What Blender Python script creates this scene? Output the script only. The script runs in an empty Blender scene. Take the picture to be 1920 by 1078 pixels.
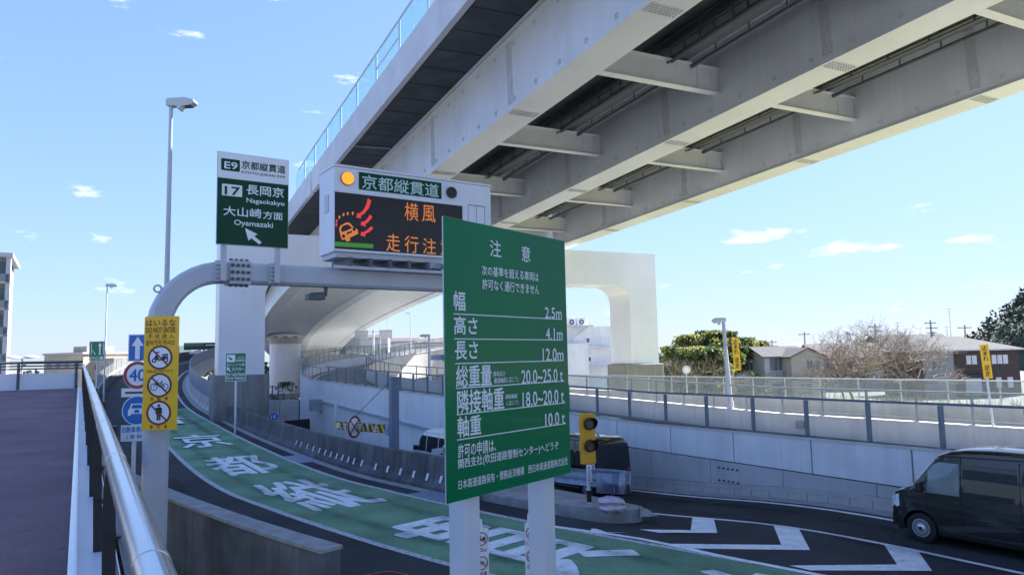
import bpy, bmesh, math, random
import numpy as np
from mathutils import Vector, Matrix

random.seed(7)
RAD = math.radians
scene = bpy.context.scene
COL = scene.collection

# ------------------------------------------------------------------ camera
F, IW, IH = 1365.0, 1920.0, 1078.0
PITCH, ROLL, CZ = RAD(5.5), RAD(1.2), 3.8
fw = Vector((0, math.cos(PITCH), math.sin(PITCH)))
_u0 = Vector((0, -math.sin(PITCH), math.cos(PITCH)))
_r0 = Vector((1, 0, 0))
CR = _r0 * math.cos(ROLL) - _u0 * math.sin(ROLL)
CU = _u0 * math.cos(ROLL) + _r0 * math.sin(ROLL)
CAM = Vector((0, 0, CZ))
cam = bpy.data.cameras.new('camera')
cam.sensor_width = 36
cam.lens = F / IW * 36
cam.clip_start = 0.05
cam.clip_end = 6000
co = bpy.data.objects.new('camera', cam)
COL.objects.link(co)
co.matrix_world = Matrix.Translation(CAM) @ Matrix((CR, CU, -fw)).transposed().to_4x4()
scene.camera = co

# ------------------------------------------------------------------ world, sun, exposure
SUN = Vector((.605, .400, .66)).normalized()
world = bpy.data.worlds.new('World')
scene.world = world
world.use_nodes = True
nt = world.node_tree
nt.nodes.clear()
N = nt.nodes.new
sky = N('ShaderNodeTexSky')
sky.sky_type = 'NISHITA'
sky.sun_disc = False
sky.sun_elevation = math.asin(SUN.z)
sky.sun_rotation = math.atan2(SUN.x, SUN.y)
sky.altitude = 100
sky.air_density = 1.0
sky.dust_density = 0.4
sky.ozone_density = 2.0
bg = N('ShaderNodeBackground')
bg.inputs[1].default_value = 0.135
geo = N('ShaderNodeTexCoord')
mp = N('ShaderNodeMapping')
mp.inputs['Scale'].default_value = (3.2, 3.2, 13.0)
mp.inputs['Location'].default_value = (-5.547, 11.441, 10.996)
ns = N('ShaderNodeTexNoise')
ns.inputs['Scale'].default_value = 2.2
ns.inputs['Detail'].default_value = 6
ns.inputs['Roughness'].default_value = 0.62
rp = N('ShaderNodeValToRGB')
rp.color_ramp.elements[0].position = 0.62
rp.color_ramp.elements[1].position = 0.75
mixw = N('ShaderNodeMixRGB')
mixw.inputs[2].default_value = (2.5, 2.6, 2.7, 1)
out = N('ShaderNodeOutputWorld')
L = nt.links.new
L(geo.outputs['Generated'], mp.inputs[0])
L(mp.outputs[0], ns.inputs['Vector'])
L(ns.outputs['Fac'], rp.inputs[0])
L(rp.outputs[0], mixw.inputs[0])
bw = N('ShaderNodeRGBToBW')                      # soft shoulder on the sky's brightness, the same in every direction
mh = N('ShaderNodeMixRGB')
mh.inputs[0].default_value = .5
ma = N('ShaderNodeVectorMath')
ma.operation = 'MULTIPLY_ADD'
ma.inputs[1].default_value = (1 / 2.6,) * 3
ma.inputs[2].default_value = (1.0,) * 3
vd_ = N('ShaderNodeVectorMath')
vd_.operation = 'DIVIDE'
L(sky.outputs[0], bw.inputs[0])
L(bw.outputs[0], mh.inputs[1])
L(sky.outputs[0], mh.inputs[2])
L(mh.outputs[0], ma.inputs[0])
tint = N('ShaderNodeVectorMath')
tint.operation = 'MULTIPLY'
tint.inputs[1].default_value = (.74, .86, 1.20)      # the camera's cool white balance
L(sky.outputs[0], tint.inputs[0])
L(tint.outputs[0], vd_.inputs[0])
L(ma.outputs[0], vd_.inputs[1])
L(vd_.outputs[0], mixw.inputs[1])
L(mixw.outputs[0], bg.inputs[0])
L(bg.outputs[0], out.inputs[0])

sl = bpy.data.lights.new('sun', 'SUN')
sl.energy = 5.0
sl.angle = RAD(0.53)
sl.color = (1.0, .98, .945)
so = bpy.data.objects.new('sun', sl)
COL.objects.link(so)
so.rotation_euler = (-SUN).to_track_quat('-Z', 'Y').to_euler()
so.location = (40, 60, 60)
scene.view_settings.view_transform = 'Standard'
scene.view_settings.look = 'None'
scene.view_settings.gamma = 1
scene.view_settings.use_curve_mapping = False
scene.view_settings.exposure = 2.08
scene.render.engine = 'CYCLES'
scene.cycles.max_bounces = 8
scene.cycles.diffuse_bounces = 4
scene.cycles.transparent_max_bounces = 16


# ------------------------------------------------------------------ geometry helpers
def ray(x, y):
    return fw + CR * ((x - IW / 2) / F) + CU * ((IH / 2 - y) / F)


def onz(x, y, z=0.0):
    d = ray(x, y)
    return CAM + d * ((z - CZ) / d.z)


def aty(x, y, Y):
    """point of the view ray at distance Y in front of the camera"""
    d = ray(x, y)
    return CAM + d * (Y / d.y)


class MB:
    """collects faces and links them as one mesh object"""
    def __init__(s):
        s.v = []
        s.f = []
        s.mi = []

    def poly(s, pts, m=0):
        b = len(s.v)
        s.v += [tuple(p) for p in pts]
        s.f.append(tuple(range(b, b + len(pts))))
        s.mi.append(m)

    def hexa(s, p, m=0):
        """8 points: bottom ring 0-3 ccw, top ring 4-7"""
        b = len(s.v)
        s.v += [tuple(q) for q in p]
        for q in ((3, 2, 1, 0), (4, 5, 6, 7), (0, 1, 5, 4), (1, 2, 6, 5), (2, 3, 7, 6), (3, 0, 4, 7)):
            s.f.append(tuple(b + i for i in q))
            s.mi.append(m)

    def box(s, x0, x1, y0, y1, z0, z1, m=0, M=None):
        p = [Vector(q) for q in ((x0, y0, z0), (x1, y0, z0), (x1, y1, z0), (x0, y1, z0),
                                 (x0, y0, z1), (x1, y0, z1), (x1, y1, z1), (x0, y1, z1))]
        if M is not None:
            p = [M @ q for q in p]
        s.hexa(p, m)

    def bar(s, a, b, w, h=None, m=0, up=(0, 0, 1)):
        """square bar from a to b"""
        a, b = Vector(a), Vector(b)
        h = w if h is None else h
        d = (b - a).normalized()
        up = Vector(up)
        if abs(d.dot(up)) > .98:
            up = Vector((0, 1, 0)) if abs(d.y) < .9 else Vector((1, 0, 0))
        r = d.cross(up).normalized() * (w / 2)
        q = r.cross(d).normalized() * (h / 2)
        s.hexa([a - r - q, a + r - q, b + r - q, b - r - q, a - r + q, a + r + q, b + r + q, b - r + q], m)

    def tube(s, pts, r, n=10, m=0, cap=True):
        pts = [Vector(p) for p in pts]
        rs = r if isinstance(r, (list, tuple)) else [r] * len(pts)
        b = len(s.v)
        prev = None
        for i, p in enumerate(pts):
            d = (pts[min(i + 1, len(pts) - 1)] - pts[max(i - 1, 0)]).normalized()
            if prev is None:
                a = Vector((0, 0, 1)) if abs(d.z) < .9 else Vector((1, 0, 0))
                e = d.cross(a).normalized()
            else:
                e = (prev - d * prev.dot(d)).normalized()
            prev = e
            g = d.cross(e)
            for k in range(n):
                t = 2 * math.pi * k / n
                s.v.append(tuple(p + (e * math.cos(t) + g * math.sin(t)) * rs[i]))
        for i in range(len(pts) - 1):
            for k in range(n):
                k2 = (k + 1) % n
                s.f.append((b + i * n + k, b + i * n + k2, b + (i + 1) * n + k2, b + (i + 1) * n + k))
                s.mi.append(m)
        if cap:
            s.f.append(tuple(b + k for k in reversed(range(n))))
            s.mi.append(m)
            e0 = b + (len(pts) - 1) * n
            s.f.append(tuple(e0 + k for k in range(n)))
            s.mi.append(m)

    def disc(s, c, ax, r, h, n=24, m=0):
        c, ax = Vector(c), Vector(ax).normalized()
        s.tube([c, c + ax * h], r, n, m)

    def ring(s, c, r0, r1, y0, y1, n=32, m=0):
        """flat ring in the local xz plane between depths y0, y1"""
        for k in range(n):
            a0, a1 = 2 * math.pi * k / n, 2 * math.pi * (k + 1) / n
            P = lambda r, a, y: (c[0] + r * math.cos(a), y, c[2] + r * math.sin(a))
            s.hexa([P(r0, a0, y0), P(r1, a0, y0), P(r1, a0, y1), P(r0, a0, y1),
                    P(r0, a1, y0), P(r1, a1, y0), P(r1, a1, y1), P(r0, a1, y1)], m)

    def extrude(s, pts, vec, m=0):
        """prism from a planar outline"""
        vec = Vector(vec)
        n = len(pts)
        b = len(s.v)
        s.v += [tuple(Vector(p)) for p in pts] + [tuple(Vector(p) + vec) for p in pts]
        s.f.append(tuple(b + i for i in range(n)))
        s.f.append(tuple(b + n + i for i in reversed(range(n))))
        s.mi += [m, m]
        for i in range(n):
            j = (i + 1) % n
            s.f.append((b + i, b + n + i, b + n + j, b + j))
            s.mi.append(m)

    def sweep(s, prof, path, lat=None, m=0, cap=True, closed=True, zfun=None):
        """prof: (lateral, z) points; path: Path or list of (pos, right)"""
        b = len(s.v)
        n = len(prof)
        for (p, r) in path:
            for (a, z) in prof:
                q = p + r * a
                s.v.append((q.x, q.y, q.z + z))
        for i in range(len(path) - 1):
            for k in range(n if closed else n - 1):
                k2 = (k + 1) % n
                s.f.append((b + i * n + k, b + i * n + k2, b + (i + 1) * n + k2, b + (i + 1) * n + k))
                s.mi.append(m)
        if cap and closed:
            s.f.append(tuple(b + k for k in reversed(range(n))))
            e0 = b + (len(path) - 1) * n
            s.f.append(tuple(e0 + k for k in range(n)))
            s.mi += [m, m]

    def mesh(s, name, mats, smooth=False, recalc=True):
        me = bpy.data.meshes.new(name)
        me.from_pydata(s.v, [], s.f)
        if not isinstance(mats, (list, tuple)):
            mats = [mats]
        for m in mats:
            me.materials.append(m)
        if len(mats) > 1:
            me.polygons.foreach_set('material_index', s.mi)
        if recalc:
            bm = bmesh.new()
            bm.from_mesh(me)
            bmesh.ops.recalc_face_normals(bm, faces=bm.faces)
            bm.to_mesh(me)
            bm.free()
        if smooth:
            me.shade_smooth()
            try:
                me.set_sharp_from_angle(angle=RAD(35))
            except Exception:
                pass
        return me

    def build(s, name, mats, parent=None, smooth=False, bevel=0, recalc=True):
        o = bpy.data.objects.new(name, s.mesh(name, mats, smooth, recalc))
        COL.objects.link(o)
        if parent is not None:
            o.parent = parent
        if bevel:
            md = o.modifiers.new('bevel', 'BEVEL')
            md.width = bevel
            md.segments = 2
            md.limit_method = 'ANGLE'
            md.angle_limit = RAD(40)
        return o


def inst(name, me, parent=None, loc=(0, 0, 0), rot=(0, 0, 0), scale=(1, 1, 1)):
    o = bpy.data.objects.new(name, me)
    COL.objects.link(o)
    o.location = loc
    o.rotation_euler = rot
    o.scale = scale
    if parent is not None:
        o.parent = parent
    return o


def instM(name, me, parent, M):
    o = bpy.data.objects.new(name, me)
    COL.objects.link(o)
    o.matrix_local = M
    if parent is not None:
        o.parent = parent
    return o


def tag(o, label, cat, group=None):
    o['label'] = label
    o['category'] = cat
    if group:
        o['group'] = group
    return o


def kind(o, k, label=None):
    o['kind'] = k
    if label:
        o['label'] = label
    return o


def thing(name, label, cat, loc=(0, 0, 0), rz=0.0, group=None):
    o = bpy.data.objects.new(name, None)
    o.empty_display_size = .2
    COL.objects.link(o)
    o.location = loc
    o.rotation_euler = (0, 0, rz)
    o['kind'] = 'thing'
    return tag(o, label, cat, group)


def copy_tree(o, parent=None):
    c = o.copy()
    COL.objects.link(c)
    if parent is not None:
        c.parent = parent
    for ch in o.children:
        copy_tree(ch, c)
    return c


def spline(pts, step=1.0):
    """Catmull-Rom through points (any dimension), resampled about every step metres; returns list of (pos, right)"""
    P = [Vector(p) if len(p) == 3 else Vector((p[0], p[1], 0)) for p in pts]
    P = [P[0] * 2 - P[1]] + P + [P[-1] * 2 - P[-2]]
    o = []
    for i in range(1, len(P) - 2):
        a, b, c, d = P[i - 1], P[i], P[i + 1], P[i + 2]
        n = max(2, int((c - b).length / step))
        for k in range(n):
            t = k / n
            o.append(.5 * ((2 * b) + (c - a) * t + (2 * a - 5 * b + 4 * c - d) * t * t + (3 * b - a - 3 * c + d) * t ** 3))
    o.append(P[-2])
    R = []
    for i, p in enumerate(o):
        d = o[min(i + 1, len(o) - 1)] - o[max(i - 1, 0)]
        d.z = 0
        d.normalize()
        R.append((p, Vector((d.y, -d.x, 0))))
    return R


def offset(path, a, dz=0.0):
    return [(p + r * a + Vector((0, 0, dz)), r) for p, r in path]


def strip(mb, path, a, b, dz, m=0):
    for i in range(len(path) - 1):
        (p, r), (q, t) = path[i], path[i + 1]
        z = Vector((0, 0, dz))
        mb.poly([p + r * a + z, p + r * b + z, q + t * b + z, q + t * a + z], m)


# ------------------------------------------------------------------ materials
MATS = {}


def mat(name, col, rough=.6, metal=0.0, var=.12, scale=1.5, bump=0.0, bscale=40, streak=0.0, streakcol=(.05, .05, .05),
        coat=0.0, coat_ior=1.5, spec=.5, speck=0.0, emit=None, estr=0.0, detail=6, wear=None, wearamt=.64):
    """principled paint, concrete, metal ...: mottled colour, optional drip streaks, fine relief, specks"""
    if name in MATS:
        return MATS[name]
    m = bpy.data.materials.new(name)
    m.use_nodes = True
    t = m.node_tree
    b = t.nodes['Principled BSDF']
    b.inputs['Roughness'].default_value = rough
    b.inputs['Metallic'].default_value = metal
    b.inputs['Coat Weight'].default_value = coat
    b.inputs['Coat Roughness'].default_value = .06
    b.inputs['Coat IOR'].default_value = coat_ior
    b.inputs['Specular IOR Level'].default_value = spec
    g = t.nodes.new('ShaderNodeNewGeometry')
    nz = t.nodes.new('ShaderNodeTexNoise')
    nz.inputs['Scale'].default_value = scale
    nz.inputs['Detail'].default_value = detail
    t.links.new(g.outputs['Position'], nz.inputs['Vector'])
    rp = t.nodes.new('ShaderNodeValToRGB')
    e = rp.color_ramp.elements
    e[0].position, e[1].position = .3, .7
    e[0].color = tuple(c * (1 - var) for c in col) + (1,)
    e[1].color = tuple(min(1, c * (1 + var)) for c in col) + (1,)
    t.links.new(nz.outputs['Fac'], rp.inputs[0])
    last = rp.outputs[0]
    if streak:
        mp = t.nodes.new('ShaderNodeMapping')
        mp.inputs['Scale'].default_value = (2.2, 2.2, .12)
        n2 = t.nodes.new('ShaderNodeTexNoise')
        n2.inputs['Scale'].default_value = 1.6
        n2.inputs['Detail'].default_value = 8
        n2.inputs['Roughness'].default_value = .7
        t.links.new(g.outputs['Position'], mp.inputs[0])
        t.links.new(mp.outputs[0], n2.inputs['Vector'])
        r2 = t.nodes.new('ShaderNodeValToRGB')
        r2.color_ramp.elements[0].position = .42
        r2.color_ramp.elements[1].position = .72
        r2.color_ramp.elements[1].color = (streak, streak, streak, 1)
        t.links.new(n2.outputs['Fac'], r2.inputs[0])
        mx = t.nodes.new('ShaderNodeMixRGB')
        mx.inputs[2].default_value = tuple(streakcol) + (1,)
        t.links.new(r2.outputs[0], mx.inputs[0])
        t.links.new(last, mx.inputs[1])
        last = mx.outputs[0]
    if speck:
        n3 = t.nodes.new('ShaderNodeTexNoise')
        n3.inputs['Scale'].default_value = 90
        n3.inputs['Detail'].default_value = 2
        t.links.new(g.outputs['Position'], n3.inputs['Vector'])
        r3 = t.nodes.new('ShaderNodeValToRGB')
        r3.color_ramp.elements[0].position = .4
        r3.color_ramp.elements[0].color = (1 - speck,) * 3 + (1,)
        r3.color_ramp.elements[1].position = .62
        r3.color_ramp.elements[1].color = (1 + speck,) * 3 + (1,)
        t.links.new(n3.outputs['Fac'], r3.inputs[0])
        mx = t.nodes.new('ShaderNodeMixRGB')
        mx.blend_type = 'MULTIPLY'
        mx.inputs[0].default_value = 1
        t.links.new(last, mx.inputs[1])
        t.links.new(r3.outputs[0], mx.inputs[2])
        last = mx.outputs[0]
    if wear:
        n5 = t.nodes.new('ShaderNodeTexNoise')
        n5.inputs['Scale'].default_value = 5.5
        n5.inputs['Detail'].default_value = 10
        n5.inputs['Roughness'].default_value = .78
        t.links.new(g.outputs['Position'], n5.inputs['Vector'])
        r5 = t.nodes.new('ShaderNodeValToRGB')
        r5.color_ramp.elements[0].position = wearamt - .03
        r5.color_ramp.elements[1].position = wearamt + .05
        t.links.new(n5.outputs['Fac'], r5.inputs[0])
        mx = t.nodes.new('ShaderNodeMixRGB')
        mx.inputs[2].default_value = tuple(wear) + (1,)
        t.links.new(r5.outputs[0], mx.inputs[0])
        t.links.new(last, mx.inputs[1])
        last = mx.outputs[0]
    t.links.new(last, b.inputs['Base Color'])
    if bump:
        n4 = t.nodes.new('ShaderNodeTexNoise')
        n4.inputs['Scale'].default_value = bscale
        n4.inputs['Detail'].default_value = 4
        t.links.new(g.outputs['Position'], n4.inputs['Vector'])
        bp = t.nodes.new('ShaderNodeBump')
        bp.inputs['Strength'].default_value = bump
        bp.inputs['Distance'].default_value = .02
        t.links.new(n4.outputs['Fac'], bp.inputs['Height'])
        t.links.new(bp.outputs[0], b.inputs['Normal'])
    if emit:
        b.inputs['Emission Color'].default_value = tuple(emit) + (1,)
        b.inputs['Emission Strength'].default_value = estr
    MATS[name] = m
    return m


def glassmat(name, tint, alpha, rough=.03):
    if name in MATS:
        return MATS[name]
    m = bpy.data.materials.new(name)
    m.use_nodes = True
    t = m.node_tree
    t.nodes.clear()
    o = t.nodes.new('ShaderNodeOutputMaterial')
    tr = t.nodes.new('ShaderNodeBsdfTransparent')
    tr.inputs[0].default_value = tuple(tint) + (1,)
    p = t.nodes.new('ShaderNodeBsdfPrincipled')
    p.inputs['Base Color'].default_value = tuple(tint) + (1,)
    p.inputs['Roughness'].default_value = rough
    mx = t.nodes.new('ShaderNodeMixShader')
    mx.inputs[0].default_value = alpha
    t.links.new(tr.outputs[0], mx.inputs[1])
    t.links.new(p.outputs[0], mx.inputs[2])
    t.links.new(mx.outputs[0], o.inputs[0])
    MATS[name] = m
    return m


ASPHALT = mat('asphalt', (.050, .051, .054), .9, var=.34, scale=.45, bump=.4, bscale=120, speck=.45, wear=(.066, .066, .066), wearamt=.58, spec=.25)
ASPHALT_OLD = mat('pale_pavement', (.24, .24, .235), .9, var=.15, scale=.5, bump=.3, bscale=100, speck=.3)
GREENROAD = mat('green_road_coating', (.175, .320, .190), .9, var=.26, scale=.45, bump=.4, bscale=110, speck=.3, wear=(.07, .13, .095), wearamt=.60, spec=.3)
ROADPAINT = mat('road_paint', (.86, .87, .88), .75, var=.14, scale=3, bump=.2, bscale=80, speck=.12, wear=(.30, .33, .33), wearamt=.60)
EDGEPAINT = mat('worn_edge_paint', (.50, .52, .53), .85, var=.35, scale=9, bump=.4, bscale=70, speck=.6)
CONC = mat('concrete', (.42, .41, .39), .85, var=.10, scale=1.2, bump=.2, bscale=30, streak=.25, streakcol=(.22, .21, .2))
CONC_PALE = mat('concrete_pale', (.56, .545, .51), .85, var=.10, scale=1.0, bump=.15, bscale=30, streak=.42, streakcol=(.34, .33, .31))
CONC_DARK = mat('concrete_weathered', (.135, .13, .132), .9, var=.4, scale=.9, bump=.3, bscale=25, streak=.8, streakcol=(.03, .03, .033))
CONC_BASE = mat('concrete_pedestal', (.26, .255, .245), .88, var=.15, scale=.8, bump=.25, bscale=20, streak=.6, streakcol=(.09, .088, .085))
CONC_KERB = mat('concrete_kerb', (.34, .335, .325), .88, var=.2, scale=3, bump=.3, bscale=40, speck=.2)
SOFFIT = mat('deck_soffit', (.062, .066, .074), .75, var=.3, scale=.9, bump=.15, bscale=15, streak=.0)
WALLPANEL = mat('wall_panel', (.68, .695, .72), .8, var=.09, scale=.9, bump=.15, bscale=45, streak=.45, streakcol=(.46, .47, .49))
WHITEWALL = mat('white_wall', (.75, .765, .785), .8, var=.08, scale=.5, bump=.12, bscale=30, streak=.38, streakcol=(.5, .52, .55))
STEELWHITE = mat('white_steel_paint', (.72, .74, .79), .36, var=.04, scale=.5, streak=.16, streakcol=(.5, .5, .48))
GIRDER = mat('girder_paint', (.60, .62, .66), .32, var=.08, scale=.45, streak=.30, streakcol=(.45, .45, .44))
BRIDGECONC = mat('parapet_concrete', (.56, .59, .65), .8, var=.07, scale=.8, bump=.1, bscale=20, streak=.2, streakcol=(.38, .39, .42))
GREYSTEEL = mat('grey_steel_paint', (.50, .52, .56), .42, var=.06, scale=2)
DARKSTEEL = mat('dark_steel', (.085, .095, .11), .5, var=.15, scale=3)
RAILBLUE = mat('slate_rail_paint', (.13, .17, .22), .45, var=.1, scale=4)
RAILGREY = mat('grey_rail_paint', (.22, .24, .26), .5, var=.12, scale=4)
GALV = mat('galvanised_steel', (.27, .32, .41), .55, metal=.25, var=.2, scale=6)
POLISHED = mat('polished_aluminium', (.58, .59, .61), .20, metal=.9, var=.05, scale=8)
BLACK = mat('black_paint', (.012, .012, .013), .45, var=.2, scale=4)
BLACKMATT = mat('black_matt', (.018, .018, .02), .9, var=.2, scale=4)
SIGNGREEN = mat('sign_green_sheet', (.000, .170, .058), .28, var=.10, scale=.8, coat=.16, coat_ior=1.5, spec=.08)
SIGNDKGREEN = mat('sign_dark_green_sheet', (.003, .055, .026), .35, spec=.2, var=.06, scale=1.0)
SIGNWHITE = mat('sign_white_sheet', (.80, .82, .84), .35, var=.03, scale=3)
SIGNYELLOW = mat('sign_yellow_sheet', (.92, .52, .006), .4, var=.04, scale=3)
SIGNBROWN = mat('sign_maroon_print', (.16, .03, .02), .45, var=.1, scale=5)
SIGNRED = mat('sign_red_print', (.40, .035, .04), .4, var=.05, scale=5)
SIGNBLUE = mat('sign_blue_sheet', (.012, .14, .46), .35, var=.05, scale=4)
SIGNBACK = mat('sign_back_aluminium', (.50, .53, .56), .45, metal=.4, var=.06, scale=4)
PRINTBLACK = mat('black_print', (.02, .02, .022), .5, var=.1, scale=8)
LETTERMINT = mat('pale_mint_letters', (.45, .66, .60), .4, var=.03, scale=4)
LEDORANGE = mat('led_orange', (.2, .07, .02), .5, emit=(1.0, .30, .06), estr=.13)
LEDRED = mat('led_red', (.25, .03, .03), .5, emit=(1.0, .06, .05), estr=.15)
LEDGREEN = mat('led_green', (.02, .12, .02), .5, emit=(.12, .6, .08), estr=.06)
AMBER = mat('amber_lens_lit', (.8, .35, .03), .3, emit=(1.0, .34, .02), estr=.24)
LENSOFF = mat('dark_lens', (.03, .03, .035), .15, var=.3, scale=20)
SCREEN = mat('display_black', (.008, .007, .010), .35, var=.2, scale=4)
WALKBROWN = mat('brown_rubber_paving', (.185, .105, .115), .8, var=.35, scale=.7, bump=.3, bscale=60, speck=.25, wear=(.10, .068, .075), wearamt=.60)
GRASS = mat('dry_grass', (.25, .24, .08), .95, var=.4, scale=.4, bump=.6, bscale=6)
SOIL = mat('pale_ground', (.17, .172, .165), .95, var=.35, scale=.8, bump=.5, bscale=8)
HILLGREEN = mat('hill_forest', (.055, .075, .05), .95, var=.4, scale=.06, bump=.6, bscale=.3)
GLASSP = glassmat('clear_panel', (.78, .92, .95), .16, .05)
POLYP = glassmat('polycarbonate_panel', (.80, .83, .82), .12, .15)
CARGLASS = glassmat('tinted_car_glass', (.04, .05, .055), .80, .02)
CARGLASS_CLEAR = glassmat('clear_car_glass', (.55, .66, .66), .35, .02)
HOUSEGLASS = mat('house_window_glass', (.10, .12, .14), .08, var=.3, scale=.8)
TYRE = mat('tyre_rubber', (.015, .015, .016), .85, bump=.2, bscale=60)
WHEELMETAL = mat('steel_wheel', (.55, .57, .60), .3, metal=.8, var=.05, scale=9)
LAMPGLASS = mat('headlamp_lens', (.75, .80, .84), .1, coat=.8, var=.05)
TAILRED = mat('tail_lamp', (.35, .01, .01), .15, coat=.8)


# ------------------------------------------------------------------ lettering
_tc = {}


def glyph_mesh(body, bold=0.0, spacing=1.0):
    k = (body, bold, spacing)
    if k in _tc:
        return _tc[k]
    c = bpy.data.curves.new('lettering', 'FONT')
    c.body = body
    c.fill_mode = 'FRONT'
    c.offset = bold
    c.space_character = spacing
    c.resolution_u = 3
    o = bpy.data.objects.new('lettering', c)
    COL.objects.link(o)
    dg = bpy.context.evaluated_depsgraph_get()
    me = bpy.data.meshes.new_from_object(o.evaluated_get(dg))
    V = np.empty(len(me.vertices) * 3)
    me.vertices.foreach_get('co', V)
    V = V.reshape(-1, 3)
    Fc = [tuple(p.vertices) for p in me.polygons]
    bpy.data.objects.remove(o)
    bpy.data.curves.remove(c)
    bpy.data.meshes.remove(me)
    lo, hi = V.min(0), V.max(0)
    V = (V - lo) / np.maximum(hi - lo, 1e-6)
    _tc[k] = (V[:, :2], Fc)
    return _tc[k]


def letters(body, x0, x1, z0, z1, m, parent, y=-.004, bold=.012, spacing=1.0, name='lettering'):
    """flat print on a sign face: text stretched into the box x0..x1, z0..z1 of the sign's own plane (facing -y)"""
    V, Fc = glyph_mesh(body, 0, spacing)
    me = bpy.data.meshes.new(name)
    d = bold * (z1 - z0) * 1.25
    vs, fs = [], []
    for k, (dx, dz) in enumerate(((0, 0), (-d, 0), (d, 0), (0, -d), (0, d)) if d else ((0, 0),)):
        b0 = len(vs)
        vs += [(x0 + (x1 - x0) * a + dx, y - k * .00025, z0 + (z1 - z0) * b + dz) for a, b in V]
        fs += [tuple(b0 + i for i in f) for f in Fc]
    me.from_pydata(vs, [], fs)
    me.materials.append(m)
    o = bpy.data.objects.new(name, me)
    COL.objects.link(o)
    o.parent = parent
    return o


def plate(name, x0, x1, z0, z1, m, parent, y0=-.004, y1=-.002, r=0.0, bevel=0):
    """thin plate in a sign's own plane, corners rounded by r"""
    pts = []
    if r:
        for cx, cz, a0 in ((x1 - r, z1 - r, 0), (x0 + r, z1 - r, 90), (x0 + r, z0 + r, 180), (x1 - r, z0 + r, 270)):
            for k in range(5):
                a = RAD(a0 + k * 22.5)
                pts.append((cx + r * math.cos(a), y0, cz + r * math.sin(a)))
    else:
        pts = [(x0, y0, z0), (x1, y0, z0), (x1, y0, z1), (x0, y0, z1)]
    mb = MB()
    mb.extrude(pts, (0, y1 - y0, 0))
    return mb.build(name, m, parent, bevel=bevel)


def shape(name, pts, m, parent, y0=-.006, y1=-.003):
    mb = MB()
    mb.extrude([(x, y0, z) for x, z in pts], (0, y1 - y0, 0))
    return mb.build(name, m, parent)


class Frame:
    """an upright plane in the place: origin, horizontal direction; turns a picture point into metres on it"""
    def __init__(s, origin, right):
        s.o = Vector(origin)
        s.r = Vector((right[0], right[1], 0)).normalized()
        s.n = Vector((s.r.y, -s.r.x, 0))        # faces the viewer
        s.rz = math.atan2(s.r.y, s.r.x)

    def uv(s, x, y):
        d = ray(x, y)
        t = (s.o - CAM).dot(s.n) / d.dot(s.n)
        p = CAM + d * t - s.o
        return p.dot(s.r), p.z

# ================================================================== THE GROUND AND ROADS
GZ = -2.3
mb = MB()
S = 3000
for (x0, x1, y0, y1) in ((-S, S, -S, S),):
    mb.poly([(x0, y0, GZ), (x1, y0, GZ), (x1, y1, GZ), (x0, y1, GZ)])
kind(mb.build('ground', SOIL), 'structure')

# entry ramp, by its right-hand edge line
GR = spline([(16, 3.6), (12, 7.0), (8.5, 10.0), (5.1, 12.9), (.8, 16.8), (-1.8, 19.5), (-3.9, 21.9), (-6.3, 24.9), (-10.3, 31.3), (-17.5, 43.9, 0),
             (-27, 60, .55), (-35.5, 77, 1.7), (-41, 92, 3.0), (-43, 107, 4.4), (-42.8, 114, 5.0)], 1.0)


def near(path, x, y):
    return min(range(len(path)), key=lambda i: (path[i][0].x - x) ** 2 + (path[i][0].y - y) ** 2)


w_ = Vector((-.545, .838, 0)).normalized()      # heading of the exit road
m_ = Vector((w_.y, -w_.x, 0))                   # its right
WL = 17.06                                      # the near retaining wall stands at this offset


def wp(t, l, z=0.0):
    p = w_ * t + m_ * l
    return Vector((p.x, p.y, z))


def smooth(a, b, x):
    x = max(0, min(1, (x - a) / (b - a)))
    return x * x * (3 - 2 * x)


def exit_z(t):
    return -.065 * max(0, t - 10) * smooth(8, 16, t) if t < 44 else -2.21


def ramp_lat(p):
    i = near(GR, p.x, p.y)
    return (p - GR[i][0]).dot(GR[i][1])


def ground_z(p):
    t = p.dot(w_)
    return exit_z(t) * smooth(.2, 2.2, ramp_lat(p))


mb = MB()
ts = [-16 + i * 1.0 for i in range(0, 79)]
ls = [-1 + i * .75 for i in range(0, 25)]
ls[-1] = WL + .02
G = {}
for i, t in enumerate(ts):
    for j, l in enumerate(ls):
        p = wp(t, l)
        G[i, j] = len(mb.v)
        mb.v.append((p.x, p.y, ground_z(p) - .006))
for i in range(len(ts) - 1):
    for j in range(len(ls) - 1):
        c = wp(ts[i] + .5, ls[j] + .4)
        if ramp_lat(c) < -1.2 or (c.y > 22.5 and ramp_lat(c) < 1.25):
            continue
        mb.f.append((G[i, j], G[i, j + 1], G[i + 1, j + 1], G[i + 1, j]))
        mb.mi.append(0)
exit_road = kind(mb.build('exit_road', ASPHALT, smooth=False), 'structure')
exit_road.data.shade_smooth()

mb = MB()
strip(mb, GR, -6.3, 1.0, 0.0)
ramp = kind(mb.build('ramp_road', ASPHALT), 'structure')
# deck of the ramp where it climbs
i0 = near(GR, -17.5, 43.9)
mb = MB()
mb.sweep([(-6.9, -.02), (1.9, -.02), (1.9, -.5), (-.5, -1.4), (-5.5, -1.4), (-6.9, -.5)], GR[i0:])
kind(mb.build('ramp_deck', CONC_PALE, ramp), 'structure')

ig = near(GR, -26.2, 58.6)
mb = MB()
strip(mb, GR[:ig], -3.42, -.06, .005)
mb.build('green_pavement', GREENROAD, ramp)
mb = MB()
strip(mb, GR[near(GR, 4.0, 13.9):], -.06, .12, .009)
mb.build('edge_line', EDGEPAINT, ramp)
mb = MB()
strip(mb, GR, -3.58, -3.40, .009)
mb.build('edge_line', EDGEPAINT, ramp)
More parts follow.
